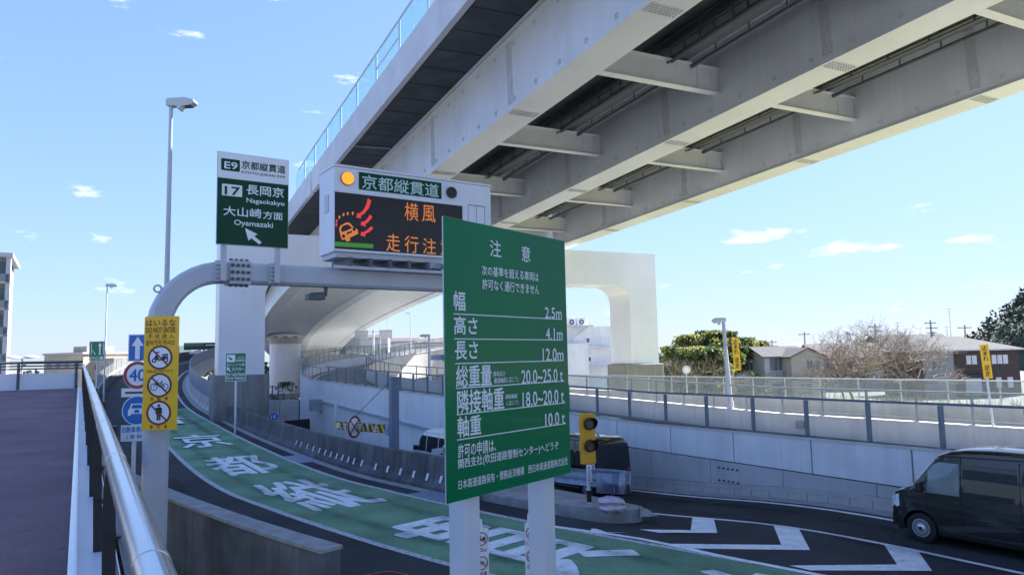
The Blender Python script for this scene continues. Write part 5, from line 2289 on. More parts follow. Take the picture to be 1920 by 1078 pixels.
# ================================================================== VANS
def van(label, front_t, lat, paint, zg, clear_front, seed=0):
    root = thing('kei_van', label, 'van', tuple(wp(front_t, lat, zg)), math.atan2(-w_.y, -w_.x))
    Lx, W2 = 3.395, .7375
    TOP = [(0.0, .80), (.05, .90), (.14, .985), (.30, 1.05), (.44, 1.10), (.62, 1.33), (.80, 1.55), (.92, 1.685), (1.02, 1.76), (1.2, 1.825), (1.5, 1.87), (2.0, 1.895), (2.7, 1.89), (3.1, 1.87), (3.28, 1.83), (3.36, 1.77), (3.395, 1.68)]

    def lerp(T, x):
        for (a, b), (c, d) in zip(T[:-1], T[1:]):
            if x <= c:
                return b + (d - b) * (x - a) / (c - a)
        return T[-1][1]
    xw = (.60, 2.98)
    RA, AX = .345, .285
    xs = sorted(set([0, .05, .10, .14, .20, .255, .27, .30, .34, .40, .46, .52, .60, .68, .74, .80, .86, .92, .93, .945, 1.02, 1.20, 1.38, 1.45, 1.7, 1.95, 2.2, 2.38, 2.45, 2.60, 2.635, 2.66, 2.72, 2.80, 2.88, 2.98, 3.08, 3.16, 3.20, 3.25, 3.30, 3.325, 3.36, 3.395]))

    def bottom(x):
        b = .20 if .1 < x < 3.3 else .26
        for c in xw:
            if abs(x - c) < RA:
                b = max(b, AX + math.sqrt(RA * RA - (x - c) ** 2))
        return b

    def hw(x, z, top):
        g = 1.0
        if x < .35:
            g = 1 - .16 * (1 - x / .35) ** 2.2
        if x > 3.2:
            g = 1 - .06 * ((x - 3.2) / .195) ** 2
        if z < .45:
            f = 1 - .035 * ((.45 - z) / .25) ** 2
        elif z < .98:
            f = 1.0
        else:
            f = 1 - .135 * ((z - .98) / .9) ** 1.35
        return W2 * g * f

    def levels(x):
        top = lerp(TOP, x)
        b = bottom(x)
        belt = min(1.0, top - .06)
        L_ = [b, max(b + .01, .33) if b < .33 else b + .012, max(b + .03, .62), max(b + .05, .70) if b < .65 else b + .04, max(belt - .03, b + .07), belt]
        for i in range(1, 6):
            L_[i] = max(L_[i], L_[i - 1] + .004)
        wt = max(min(1.60, top - .14), L_[5] + .006)
        L_ += [L_[5] + (wt - L_[5]) * .5, wt, max(wt + .004, top - .075), max(wt + .008, top - .03)]
        return L_, top
    nL = 10
    ring_n = []
    verts = {}
    from collections import defaultdict
    mbs = defaultdict(MB)

    def P(x, k, side):
        L_, top = levels(x)
        if k < 9:
            z = L_[k]
            y = hw(x, z, top)
            if k == 8:
                y -= .015
        elif k == 9:
            z = L_[9]
            y = hw(x, z, top) - .06
        elif k == 10:
            z = top - .004
            y = hw(x, top, top) * .80
        else:
            z = top
            y = 0
        return Vector((x, side * y, z))
    SIDEWIN = [('front_glass', .80, 1.38), ('side_glass', 1.45, 2.38), ('side_glass', 2.45, 3.20)]
    for i in range(len(xs) - 1):
        xa, xb = xs[i], xs[i + 1]
        for side in (-1, 1):
            for k in range(11):
                q = [P(xa, k, side), P(xb, k, side), P(xb, k + 1, side), P(xa, k + 1, side)]
                which = 'body'
                if k in (5, 6):
                    for nm, a, b in SIDEWIN:
                        if a - .001 <= xa and xb <= b + .001:
                            which = (nm, a, side)
                    if .60 <= xa and xb <= .801 and k == 5:
                        which = ('front_glass', .80, side)
                if k >= 9 and .46 <= xa and xb <= .931:
                    which = 'windscreen'
                mbs[which].poly(q if side > 0 else q[::-1])
    # end faces
    for x, fl in ((xs[0], 1), (xs[-1], -1)):
        for k in range(11):
            q = [P(x, k, -1), P(x, k, 1), P(x, k + 1, 1), P(x, k + 1, -1)]
            which = 'body'
            if fl < 0 and k in (5, 6):
                which = 'rear_glass'
            mbs[which].poly(q if fl < 0 else q[::-1])

    def weld(mbx, name, m, par, smooth_=True):
        o = mbx.build(name, m, par, smooth=False, recalc=False)
        bm = bmesh.new()
        bm.from_mesh(o.data)
        bmesh.ops.remove_doubles(bm, verts=bm.verts, dist=.0015)
        bm.to_mesh(o.data)
        bm.free()
        if smooth_:
            o.data.shade_smooth()
            o.data.set_sharp_from_angle(angle=RAD(32))
        return o
    body = weld(mbs['body'], 'body', paint, root)
    for kk in [k for k in mbs if isinstance(k, tuple)]:
        weld(mbs[kk], 'door_window' if kk[0] == 'front_glass' else 'side_window', clear_front if kk[0] == 'front_glass' else CARGLASS, root)
    weld(mbs['rear_glass'], 'rear_window', CARGLASS, root)
    weld(mbs['windscreen'], 'windscreen', clear_front, root)
    DARKI = mat('van_interior', (.02, .02, .022), .9)
    mb = MB()
    mb.box(.25, 3.3, -.62, .62, .34, .42)
    mb.build('cabin_floor', DARKI, root)
    for y in (-.36, .36):
        mb = MB()
        mb.box(1.10, 1.55, y - .24, y + .24, .42, .92)
        mb.box(1.42, 1.60, y - .24, y + .24, .90, 1.38)
        mb.box(1.47, 1.57, y - .12, y + .12, 1.38, 1.58)
        kind(mb.build('seat', DARKI, root, bevel=.04), 'stuff')
    mb = MB()
    mb.box(.50, .78, -.60, .60, .80, 1.06)
    mb.build('dashboard', DARKI, root, bevel=.05)
    mb = MB()
    mb.ring((0, 0, 0), .15, .18, -.02, .02, 20)
    o = mb.build('steering_wheel', DARKI, root)
    o.location = (.90, .36, 1.12)
    o.rotation_euler = (RAD(-25), 0, RAD(90))
    # seams and trims, left and right
    SE = mat('door_gap', (.004, .004, .004), .9)
    for side in (-1, 1):
        for x in (.76, 1.415, 2.415):
            mb = MB()
            zs_ = [.36, .62, .9, 1.0, 1.3, 1.6, 1.72] if x > .8 else [.66, .8, .95, 1.1, 1.3]
            for a, b in zip(zs_[:-1], zs_[1:]):
                ya, yb = hw(x, a, 2) + .002, hw(x, b, 2) + .002
                mb.poly([(x - .006, side * ya, a), (x + .006, side * ya, a), (x + .006, side * yb, b), (x - .006, side * yb, b)])
            mb.build('door_seam', SE, body)
        mb = MB()
        y = hw(1.5, .86, 2)
        mb.box(1.24, 1.37, side * (y + .004) - .012, side * (y + .004) + .012, .85, .885)
        mb.build('door_handle', paint, root, bevel=.006)
        mb = MB()
        mb.box(1.48, 1.61, side * (y + .004) - .012, side * (y + .004) + .012, .85, .885)
        mb.build('door_handle', paint, root, bevel=.006)
        # body crease: a slim moulding
        mb = MB()
        mb.box(.98, 2.62, side * (W2 + .001) - .006, side * (W2 + .001) + .006, .60, .625)
        mb.build('side_moulding', paint, root, bevel=.004)
        mb = MB()
        y = hw(.8, 1.08, 2)
        mb.box(-.05, .05, -.09, .09, -.09, .10, M=Matrix.Translation((.70, side * (y + .12), 1.10)))
        o = mb.build('mirror', BLACK, root, bevel=.03)
        mb = MB()
        mb.bar((.72, side * (y - .01), 1.05), (.70, side * (y + .05), 1.07), .04)
        mb.build('mirror_arm', BLACK, o)
        # lamps
        mb = MB()
        for (z0_, z1_) in ((.62, .70), (.70, .80), (.80, .88)):
            pass
        xh = [.02, .10, .20]
        pts = []
        for x in xh:
            yo = hw(x, .75, 2) + .006
            pts.append((x, yo))
        for (x1_, y1_), (x2_, y2_) in zip(pts[:-1], pts[1:]):
            mb.hexa([(x1_, side * (y1_ - .02), .62), (x2_, side * (y2_ - .02), .66), (x2_, side * y2_, .66), (x1_, side * y1_, .62),
                     (x1_ + .01, side * (y1_ - .02), .86), (x2_, side * (y2_ - .02), .90), (x2_, side * y2_, .90), (x1_ + .01, side * y1_, .86)])
        mb.box(-.008, .03, min(side * .38, side * .62), max(side * .38, side * .62), .60, .80)
        kind(mb.build('headlight', LAMPGLASS, root), 'stuff')
        mb = MB()
        mb.box(3.37, 3.402, min(side * .56, side * .70), max(side * .56, side * .70), .62, .92)
        mb.build('tail_light', TAILRED, root, bevel=.008)
        # roof gutter
        mb = MB()
        y = hw(2, 1.78, 2)
        mb.bar((1.0, side * (y + .002), 1.715), (3.25, side * (y + .002), 1.79), .022, .02)
        mb.build('roof_gutter', paint, root)
    # bumpers, grille, plate
    mb = MB()
    mb.box(-.03, .10, -.62, .62, .24, .50)
    mb.build('front_bumper', paint, root, bevel=.03)
    mb = MB()
    mb.box(-.034, .0, -.34, .34, .53, .66)
    mb.build('grille', BLACK, root, bevel=.01)
    mb = MB()
    mb.box(3.33, 3.43, -.70, .70, .24, .52)
    mb.build('rear_bumper', paint, root, bevel=.03)
    mb = MB()
    mb.box(3.396, 3.412, -.17, .17, .56, .72)
    mb.build('number_plate', mat('blank_plate', (.06, .06, .06), .6), root)
    mb = MB()
    mb.box(3.396, 3.418, -.45, .45, .76, .80)
    mb.build('tailgate_trim', WHEELMETAL, root)
    mb = MB()
    mb.box(3.36, 3.385, -.004, .004, 1.0, 1.02)
    mb.bar((3.41, .0, 1.02), (3.41, -.35, 1.06), .018)
    kind(mb.build('rear_wiper', BLACK, root), 'stuff')
    for x in xw:
        for side in (-1, 1):
            wh = bpy.data.objects.new('wheel', None)
            COL.objects.link(wh)
            wh.parent = root
            wh.location = (x, side * .64, AX)
            mb = MB()
            mb.tube([(0, -.075, 0), (0, -.06, 0), (0, .06, 0), (0, .075, 0)], [.262, .285, .285, .262], 36)
            mb.build('tyre', TYRE, wh, smooth=True)
            mb = MB()
            mb.tube([(0, side * .06, 0), (0, side * .0765, 0)], [.172, .176], 30)
            mb.build('rim', WHEELMETAL, wh, smooth=True)
            mb = MB()
            mb.ring((0, 0, 0), .115, .150, *sorted((side * .077, side * .066)), 30)
            mb.build('rim_shade_ring', mat('wheel_shadow', (.22, .23, .25), .4, metal=.7), wh)  # flat dark ring on the rim face, a recess's shade put into the colour
            mb = MB()
            mb.tube([(0, side * .0768, 0), (0, side * .092, 0)], [.075, .05], 20)
            mb.build('hub', WHEELMETAL, wh, smooth=True)
            mb = MB()
            mb.tube([(0, side * .0925, 0), (0, side * .096, 0)], .032, 14)
            mb.build('hub_cap', BLACK, wh)
            mb = MB()
            mb.box(-RA, RA, -.13, .02, -.0, RA, M=Matrix.Translation((0, 0 if side < 0 else .11, 0)))
            mb.tube([(0, -side * .10, 0), (0, -side * .16, 0)], .33, 24)
            kind(mb.build('wheel_well', BLACKMATT, wh), 'stuff') if False else None
    mb = MB()
    mb.box(.2, 3.2, -.60, .60, .19, .33)
    mb.build('underbody', BLACKMATT, root)
    return root


DARKVAN = mat('dark_olive_car_paint', (.012, .013, .012), .28, coat=.8, var=.1, scale=3)
BLACKVAN = mat('black_car_paint', (.006, .006, .007), .22, coat=.9, var=.1, scale=3)
WHITEVAN = mat('white_car_paint', (.72, .74, .76), .28, coat=.8, var=.03, scale=3)
q = onz(1707, 1012)
van('dark olive kei van passing at the right edge, front wheel beside the chevrons', q.dot(w_) + .36, q.dot(m_) + .70, DARKVAN, 0.0, CARGLASS_CLEAR)
van('black kei van seen from behind beyond the yellow signal', 17.35 + 3.395, 14.82, BLACKVAN, exit_z(18.5), CARGLASS)
van('white kei van heading into the underpass behind the concrete barrier', 30.1, 14.80, WHITEVAN, exit_z(28.6) + .02, CARGLASS).scale = (1.09, 1.06, 1.09)

# ================================================================== BEYOND THE WALLS
# dry field behind the far parapet
mb = MB()
nx, ny = 40, 14
gv = {}
rf = random.Random(3)
for i in range(nx + 1):
    for j in range(ny + 1):
        t_ = -45 + 95 * i / nx
        l_ = WL + 15.4 + 38 * j / ny
        p = wp(t_, l_)
        z = -.25 - 1.9 * smooth(.62, 1.0, j / ny) + rf.uniform(-.05, .05)
        gv[i, j] = len(mb.v)
        mb.v.append((p.x, p.y, z))
for i in range(nx):
    for j in range(ny):
        mb.f.append((gv[i, j], gv[i + 1, j], gv[i + 1, j + 1], gv[i, j + 1]))
        mb.mi.append(0)
kind(mb.build('field', GRASS), 'structure')


def blades(name, label, n, place, h0, h1, mats, seed=1):
    R = random.Random(seed)
    mb = MB()
    for k in range(n):
        p = place(R)
        a = R.uniform(0, 6.28)
        h = R.uniform(h0, h1)
        w = R.uniform(.012, .03) * (h / .3) ** .5
        d = Vector((math.cos(a), math.sin(a), 0))
        ln = Vector((R.uniform(-.4, .4), R.uniform(-.4, .4), 1)) * h
        mb.poly([p - d * w, p + d * w, p + ln], R.randrange(len(mats)))
    return kind(mb.build(name, mats, None, recalc=False), 'stuff', label)


GR1 = mat('grass_yellow', (.34, .33, .10), .9, var=.3, scale=2)
GR2 = mat('grass_green', (.14, .20, .05), .9, var=.3, scale=2)
GR3 = mat('straw', (.42, .36, .20), .9, var=.3, scale=2)


def pl_field(R):
    t_ = R.uniform(-40, 40)
    l_ = WL + 15.6 + 26 * R.random() ** 1.3
    return wp(t_, l_, -.25)


blades('field_grass', 'yellow green rough grass growing behind the far parapet', 9000, pl_field, .25, .75, [GR1, GR2, GR3], 5)


def pl_verge(R):
    i = R.randrange(near(GR, 1.5, 16.2), near(GR, -13, 36))
    p, r = GR[i]
    q = p - r * R.uniform(6.7, 7.6)
    return Vector((q.x, q.y, -.72 + .25 * R.random()))


# dark verge between ramp wall and footbridge
mb = MB()
strip(mb, GR[near(GR, 3.5, 14.4):near(GR, -17, 43)], -14.0, -6.6, -.75)
kind(mb.build('verge', mat('dark_soil', (.06, .055, .045), .95, var=.4, scale=2, bump=.6, bscale=12)), 'structure')
blades('verge_weeds', 'dark weeds growing between the ramp wall and the footbridge', 1500, pl_verge, .15, .6, [GR2, mat('weed_dark', (.035, .055, .02), .9)], 9)
# spilled red-brown paint rim and rubble by the wall end
p = onz(728, 1072, 0)
mb = MB()
rr = random.Random(4)
ring_ = []
n = 26
for k in range(n):
    a = 2 * math.pi * k / n
    ring_.append((math.cos(a), math.sin(a), rr.uniform(.85, 1.1)))
for k in range(n):
    x0_, y0_, m0 = ring_[k]
    x1_, y1_, m1 = ring_[(k + 1) % n]
    mb.poly([(p.x + x0_ * .40 * m0, p.y - .35 + y0_ * .30 * m0, .013), (p.x + x0_ * .47 * m0, p.y - .35 + y0_ * .36 * m0, .013), (p.x + x1_ * .47 * m1, p.y - .35 + y1_ * .36 * m1, .013), (p.x + x1_ * .40 * m1, p.y - .35 + y1_ * .30 * m1, .013)])
mb.build('survey_paint', mat('orange_spray_paint', (.40, .09, .05), .8, var=.3, scale=12), ramp)

# ---------------- trees
def leafmat(name, col):
    m = mat(name, col, .65, var=.35, scale=.7)
    t = m.node_tree
    b = t.nodes['Principled BSDF']
    src = b.inputs['Base Color'].links[0].from_socket
    tr = t.nodes.new('ShaderNodeBsdfTranslucent')
    t.links.new(src, tr.inputs[0])
    mx = t.nodes.new('ShaderNodeMixShader')
    mx.inputs[0].default_value = .42
    t.links.new(b.outputs[0], mx.inputs[1])
    t.links.new(tr.outputs[0], mx.inputs[2])
    t.links.new(mx.outputs[0], t.nodes['Material Output'].inputs[0])
    return m


LF1 = leafmat('bamboo_leaf_light', (.25, .25, .075))
LF2 = leafmat('bamboo_leaf_mid', (.115, .155, .04))
LF3 = leafmat('bamboo_leaf_dark', (.05, .08, .025))
EV1 = leafmat('evergreen_leaf', (.05, .085, .03))
EV2 = leafmat('evergreen_leaf_dark', (.028, .05, .02))
BARK = mat('bark', (.11, .085, .07), .9, var=.3, scale=5)
TWIG = mat('twig', (.20, .165, .15), .9, var=.3, scale=3)


def leafy(name, label, base, h, rad, n, mats, seed, cat='tree', group=None, leaf=.30, low=.18, clumps=26, stem=.10, stems=1):
    R = random.Random(seed)
    t = thing(name, label, cat, base, R.uniform(0, 6), group)
    for s_ in range(stems):
        mb = MB()
        a = R.uniform(0, 6.28)
        o = Vector((math.cos(a), math.sin(a), 0)) * (rad * .35 * (s_ > 0))
        top_ = o * 1.8 + Vector((R.uniform(-.3, .3), R.uniform(-.3, .3), h * .9))
        mb.tube([o, o.lerp(top_, .5) + Vector((.1, 0, 0)), top_], [stem, stem * .7, stem * .2], 6)
        for b in range(5):
            f_ = R.uniform(.35, .85)
            p = o.lerp(top_, f_)
            a = R.uniform(0, 6.28)
            mb.tube([p, p + Vector((math.cos(a), math.sin(a), .5)) * rad * .55], [stem * .35, stem * .1], 5)
        mb.build('trunk', BARK, t)
    mb = MB()
    C = []
    for k in range(clumps):
        z = h * (low + (1 - low) * R.random())
        f_ = (z / h - low) / (1 - low)
        rr_ = rad * math.sin(math.pi * min(.97, .34 + .60 * f_)) ** .7
        a = R.uniform(0, 6.28)
        q = R.random() ** .45
        C.append((Vector((math.cos(a) * rr_ * q, math.sin(a) * rr_ * q, z)), R.uniform(.22, .42) * rad, R.random()))
    for k in range(n):
        c, cr, tone = C[R.randrange(len(C))]
        v = Vector((R.gauss(0, 1), R.gauss(0, 1), R.gauss(0, .8)))
        v = v.normalized() * cr * R.random() ** .4
        p = c + v
        if p.z > h:
            p.z = h - R.random() * .3
        d = Vector((R.gauss(0, 1), R.gauss(0, 1), R.gauss(0, .6) - .3)).normalized()
        e = d.cross(Vector((R.gauss(0, 1), R.gauss(0, 1), R.gauss(0, 1)))).normalized()
        l_ = leaf * R.uniform(.6, 1.3)
        w = l_ * .32
        mi = 0 if tone > .62 else (1 if tone > .28 else 2)
        if R.random() < .25:
            mi = min(2, mi + 1)
        mi = min(mi, len(mats) - 1)
        mb.poly([p - d * l_ * .5, p + e * w, p + d * l_ * .5, p - e * w], mi)
    mb.build('crown', mats, t, recalc=False)
    return t


BM = [LF1, LF2, LF3]
k = 0
for (px, ytop, Y, rad, lb) in (
        (1262, 648, 92, 1.9, 'low dark bamboo clump nearest the portal column'),
        (1296, 628, 95, 2.6, 'rounded yellow green bamboo clump behind the round white sign'),
        (1330, 620, 97, 2.8, 'tallest bamboo clump with a ragged top'),
        (1356, 622, 93, 2.5, 'bamboo clump directly behind the short street lamp'),
        (1320, 650, 87, 2.2, 'lower bright bamboo clump in front of the tall ones'),
        (1330, 655, 86, 1.9, 'yellowish bamboo clump drooping beside the first house'),
        (1290, 652, 88, 2.1, 'shaded bamboo clump low beside the round sign'),
        (1392, 634, 104, 2.4, 'bamboo clump rising above the roofs behind the yellow banner'),
        (1420, 640, 108, 2.2, 'pale bamboo clump farthest along the row above the roofs')):
    p = aty(px, 700, Y)
    zt2 = aty(px, ytop, Y).z
    leafy('bamboo_clump', lb, (p.x, p.y, GZ), zt2 - GZ, rad * 1.32, 10000, BM, 20 + k, 'bamboo', 'bamboo grove behind the ramps', .46, .02, 60, .06, 4)
    k += 1
p = aty(1418, 735, 80)
leafy('round_shrub', 'dark rounded evergreen shrub in front of the houses', (p.x, p.y, -1.6), aty(1418, 696, 80).z + 1.6, 2.0, 1800, [EV1, EV2], 41, 'shrub', None, .22, .02, 22, .06)
p = aty(534, 745, 62)
leafy('round_shrub', 'shrub growing on the low wall between the pier and the portal column', (p.x, p.y, -.9), aty(534, 716, 62).z + .9, 1.5, 1400, [LF2, EV1, EV2], 43, 'shrub', None, .16, .02, 22, .05)


def bare_tree(label, base, h, spread, seed, n=6, group='bare trees before the houses', r0=.13):
    R = random.Random(seed)
    t = thing('bare_tree', label, 'tree', base, 0, group)
    trunk, tw = MB(), MB()

    def grow(p, d, ln, r, lv):
        mid = p + d * ln * .5 + Vector((R.gauss(0, .05), R.gauss(0, .05), 0)) * ln
        e = p + d * ln
        (trunk if lv < 2 else tw).tube([p, mid, e], [r, r * .85, r * .65], 5 if lv < 2 else 3, cap=False)
        if lv >= 5:
            return
        for k in range(R.choice((3, 3, 4)) if lv else n):
            v = Vector((R.gauss(0, 1), R.gauss(0, 1), R.gauss(0, .55) + .25)).normalized()
            d2 = (d * (.75 if lv else .5) + v * spread).normalized()
            if d2.z < -.1:
                d2.z *= -.4
            st = e if lv else p + d * ln * R.uniform(.55, 1)
            grow(st, d2.normalized(), ln * R.uniform(.58, .82) * (1.25 if lv == 0 else 1), r * .58, lv + 1)
    grow(Vector((0, 0, 0)), Vector((R.gauss(0, .08), R.gauss(0, .08), 1)).normalized(), h * .33, r0, 0)
    trunk.build('trunk', BARK, t, recalc=False)
    tw.build('crown', TWIG, t, recalc=False)
    return t


for k, (px, pyb, yt, Y, sp_, lb) in enumerate((
        (1582, 738, 652, 74, .8, 'wide bare tree with pinkish twigs in front of the long roof'),
        (1625, 740, 636, 70, .85, 'dense bare tree, the largest of the row before the houses'),
        (1672, 740, 628, 72, .8, 'tall dark limbed bare tree beside the brown house'),
        (1726, 742, 650, 68, .9, 'bare tree with pale drooping branches against the brown house'),
        (1600, 740, 655, 66, .9, 'spreading bare tree between the wide one and the largest one'),
        (1698, 740, 648, 74, .9, 'bare tree half hidden behind the pale drooping one'),
        (1540, 738, 690, 76, .9, 'small bare tree at the end of the row by the cream house'),
        (1254, 735, 662, 66, .8, 'bare sapling beside the portal pedestal'),
        (1312, 735, 668, 64, .6, 'slim upright bare sapling in front of the bamboo'),
        (1380, 740, 690, 62, .8, 'low bare shrub below the yellow banner'),
        (1500, 738, 712, 66, .9, 'bushy bare shrub in front of the balcony house'))):
    p = aty(px, pyb, Y)
    zb_ = max(GZ, min(-.3, p.z - .5))
    bare_tree(lb, (p.x, p.y, zb_), (aty(px, yt, Y).z - zb_) * (1.28 if k < 7 else .95), sp_, 60 + k, 7 if k < 6 else 6, r0=.13 if k < 7 else .05)

# ---------------- houses
ROOF = mat('grey_roof_tiles', (.085, .083, .088), .9, spec=.2, var=.15, scale=2, bump=.4, bscale=8)
ROOFW = mat('pinkish_long_roof', (.13, .112, .11), .9, spec=.2, var=.1, scale=1.5, bump=.3, bscale=8)
CREAM = mat('cream_render', (.36, .33, .28), .85, var=.08, scale=1)
WHITER = mat('white_render', (.46, .46, .46), .85, var=.06, scale=1)
BROWNC = mat('brown_timber_cladding', (.060, .042, .035), .8, var=.25, scale=3, bump=.3, bscale=10)
GREYR = mat('grey_render', (.28, .265, .25), .85, var=.08, scale=1)
FRAMEW = mat('window_frame', (.55, .56, .57), .5)
CURT = mat('curtain_white', (.60, .61, .62), .8)


def window(h, x, z, w, hh, y, pane=HOUSEGLASS):
    mb = MB()
    mb.box(x - w / 2, x + w / 2, y - .05, y - .003, z, z + hh)
    o = mb.build('window', FRAMEW, h)
    for k in (0, 1):
        a = x - w / 2 + .04 + k * (w / 2 - .02)
        mb = MB()
        mb.box(a, a + w / 2 - .06, y - .056, y - .051, z + .05, z + hh - .05)
        mb.build('pane', pane, o)


def gable(h, x0, x1, y0, y1, z, rise, over, m, along='x', name='roof', wallm=None):
    """gable roof with real thickness; ridge along x or y"""
    mb = MB()
    th = .14
    if along == 'x':
        ym = (y0 + y1) / 2
        k = rise / ((y1 - y0) / 2)
        for a, b, sg in ((y0 - over, ym, 1), (y1 + over, ym, -1)):
            za, zb_ = z - over * k, z + rise
            mb.hexa([(x0 - over, a, za), (x1 + over, a, za), (x1 + over, b, zb_), (x0 - over, b, zb_), (x0 - over, a, za + th), (x1 + over, a, za + th), (x1 + over, b, zb_ + th), (x0 - over, b, zb_ + th)])
        tri = [[(x, y0, z), (x, y1, z), (x, ym, z + rise)] for x in (x0 + .01, x1 - .01)]
    else:
        xm = (x0 + x1) / 2
        k = rise / ((x1 - x0) / 2)
        for a, b in ((x0 - over, xm), (x1 + over, xm)):
            za, zb_ = z - over * k, z + rise
            mb.hexa([(a, y0 - over, za), (a, y1 + over, za), (b, y1 + over, zb_), (b, y0 - over, zb_), (a, y0 - over, za + th), (a, y1 + over, za + th), (b, y1 + over, zb_ + th), (b, y0 - over, zb_ + th)])
        tri = [[(x0, y, z), (x1, y, z), (xm, y, z + rise)] for y in (y0 + .01, y1 - .01)]
    o = mb.build(name, m, h)
    if wallm:
        mb = MB()
        for q in tri:
            mb.poly(q)
        kind(mb.build('gable_wall', wallm, h), 'stuff')
    return o


def hip(h, x0, x1, y0, y1, z, rise, over, m):
    x0, x1, y0, y1 = x0 - over, x1 + over, y0 - over, y1 + over
    d = min(x1 - x0, y1 - y0) / 2
    mb = MB()
    if x1 - x0 > y1 - y0:
        a, b = (x0 + d, (y0 + y1) / 2, z + rise), (x1 - d, (y0 + y1) / 2, z + rise)
    else:
        a, b = ((x0 + x1) / 2, y0 + d, z + rise), ((x0 + x1) / 2, y1 - d, z + rise)
    c = [(x0, y0, z), (x1, y0, z), (x1, y1, z), (x0, y1, z)]
    if x1 - x0 > y1 - y0:
        for q in ([c[0], c[1], b, a], [c[1], c[2], b], [c[2], c[3], a, b], [c[3], c[0], a]):
            mb.poly(q)
    else:
        for q in ([c[0], c[1], a], [c[1], c[2], b, a], [c[2], c[3], b], [c[3], c[0], a, b]):
            mb.poly(q)
    mb.poly(list(reversed(c)))
    o = mb.build('roof', m, h)
    mb = MB()
    for i in range(4):
        p, q = Vector(c[i]), Vector(c[(i + 1) % 4])
        mb.bar(p - Vector((0, 0, .08)), q - Vector((0, 0, .08)), .10, .14)
    kind(mb.build('eave', FRAMEW, o), 'stuff')
    return o


def house(label, px, Y, w, d, z_e, wallm, rz=0.0, base=-2.25):
    """an Empty at the house's foot; local x right, y away, eaves at world z_e"""
    p = aty(px, 690, Y)
    t = thing('house', label, 'house', (p.x, p.y, base), rz, 'houses beyond the field')
    mb = MB()
    mb.box(-w / 2, w / 2, 0, d, 0, z_e - base)
    mb.build('wall', wallm, t)
    return t, z_e - base


hz_ = lambda x, y, Y: aty(x, y, Y).z
# brown house on the right
t, e = house('dark brown timber clad house with a grey hipped roof at the right', 1822, 92, 12.5, 9, hz_(1820, 655, 92), BROWNC, RAD(3))
hip(t, -6.25, 6.25, 0, 9, e, 1.75, .55, ROOF)
mb = MB()
mb.box(-6.28, -2.3, -.05, .0, .0, e - .02)
mb.build('grey_wall', GREYR, t)
for x in (1817, 1828, 1866, 1877, 1888):
    u = (x - 1822) / F * 92
    window(t, u, hz_(1820, 683, 92) + 2.25, .62, 1.12, 0, CURT)
window(t, -4.6, 3.4, 1.3, 1.1, -.05)
for x in (1872, 1894):
    window(t, (x - 1822) / F * 92, hz_(1820, 728, 92) + 2.25, .7, 1.3, 0, CURT)
mb = MB()
mb.box(-.95, 1.1, -.06, -.003, .2, 2.3)
mb.build('garage_door', CURT, t)
mb = MB()
mb.box(-1.2, 1.3, -.8, -.003, 2.55, 2.68)
mb.build('porch_roof', ROOF, t)
# long roofed building behind
t, e = house('long low building with a pinkish grey roof behind the bare trees', 1640, 112, 17, 9, hz_(1640, 668, 112), GREYR, RAD(-4))
gable(t, -8.5, 8.5, 0, 9, e, 2.0, .5, ROOFW, 'x', wallm=GREYR)
for k in range(5):
    window(t, -6.6 + k * 3.2, e - 1.9, 1.5, 1.1, 0)
# cream house with two gables
t, e = house('cream two storey house with a small front gable next to the bare trees', 1515, 88, 4.2, 7, hz_(1515, 668, 88), CREAM, RAD(8))
gable(t, -2.1, 2.1, 0, 7, e, .95, .35, ROOF, 'y', wallm=CREAM)
window(t, .25, e - 1.55, .85, 1.1, 0)
window(t, 1.25, e - 1.55, .6, 1.1, 0)
window(t, -.4, .9, 1.6, 1.4, 0)
mb = MB()
mb.box(-2.2, 2.2, -.7, -.003, 2.75, 2.87)
mb.build('canopy', ROOF, t)
t, e = house('white house with a dark railed balcony and grey gabled roof', 1475, 90, 5.6, 7, hz_(1475, 668, 90), WHITER, RAD(6))
gable(t, -2.8, 2.8, 0, 7, e, 1.15, .4, ROOF, 'x', wallm=WHITER)
window(t, -1.1, e - 1.75, 2.2, 1.6, 0)
window(t, 1.5, e - 1.55, 1.3, 1.2, 0)
window(t, -.8, .4, 2.4, 1.9, 0)
mb = MB()
mb.box(-2.7, .9, -1.1, -.003, 2.55, 2.72)
bc = mb.build('balcony', WHITER, t)
for k in range(14):
    mb = MB()
    mb.box(-2.68 + k * .27, -2.64 + k * .27, -1.09, -1.05, 2.72, 3.6)
    mb.build('baluster', DARKSTEEL, bc)
mb = MB()
mb.box(-2.7, .9, -1.11, -1.04, 3.6, 3.66)
mb.build('handrail', DARKSTEEL, bc)
t, e = house('cream house with a wide grey gable roof in the middle of the row', 1432, 95, 6.0, 8, hz_(1432, 676, 95), CREAM, RAD(10))
gable(t, -3, 3, 0, 8, e, 1.35, .5, ROOF, 'y', wallm=CREAM)
window(t, -.9, e - 1.2, 1.1, 1.0, 0)
window(t, 1.2, .8, 1.4, 1.3, 0)
t, e = house('white house with grey roof half hidden behind the bamboo and street lamp', 1385, 93, 5.6, 7, hz_(1385, 673, 93), WHITER, RAD(4))
gable(t, -2.8, 2.8, 0, 7, e, 1.25, .4, ROOF, 'x', wallm=WHITER)
window(t, 1.4, e - 1.5, 1.2, 1.1, 0)
window(t, -1.5, e - 1.6, 1.0, 1.2, 0)
t, e = house('grey roofed house peeping above the long roof', 1728, 118, 11, 8, hz_(1728, 646, 118), GREYR, RAD(0))
gable(t, -5.5, 5.5, 0, 8, e, 1.6, .5, ROOF, 'x', wallm=GREYR)
window(t, 0, e - 1.6, 1.4, 1.1, 0)

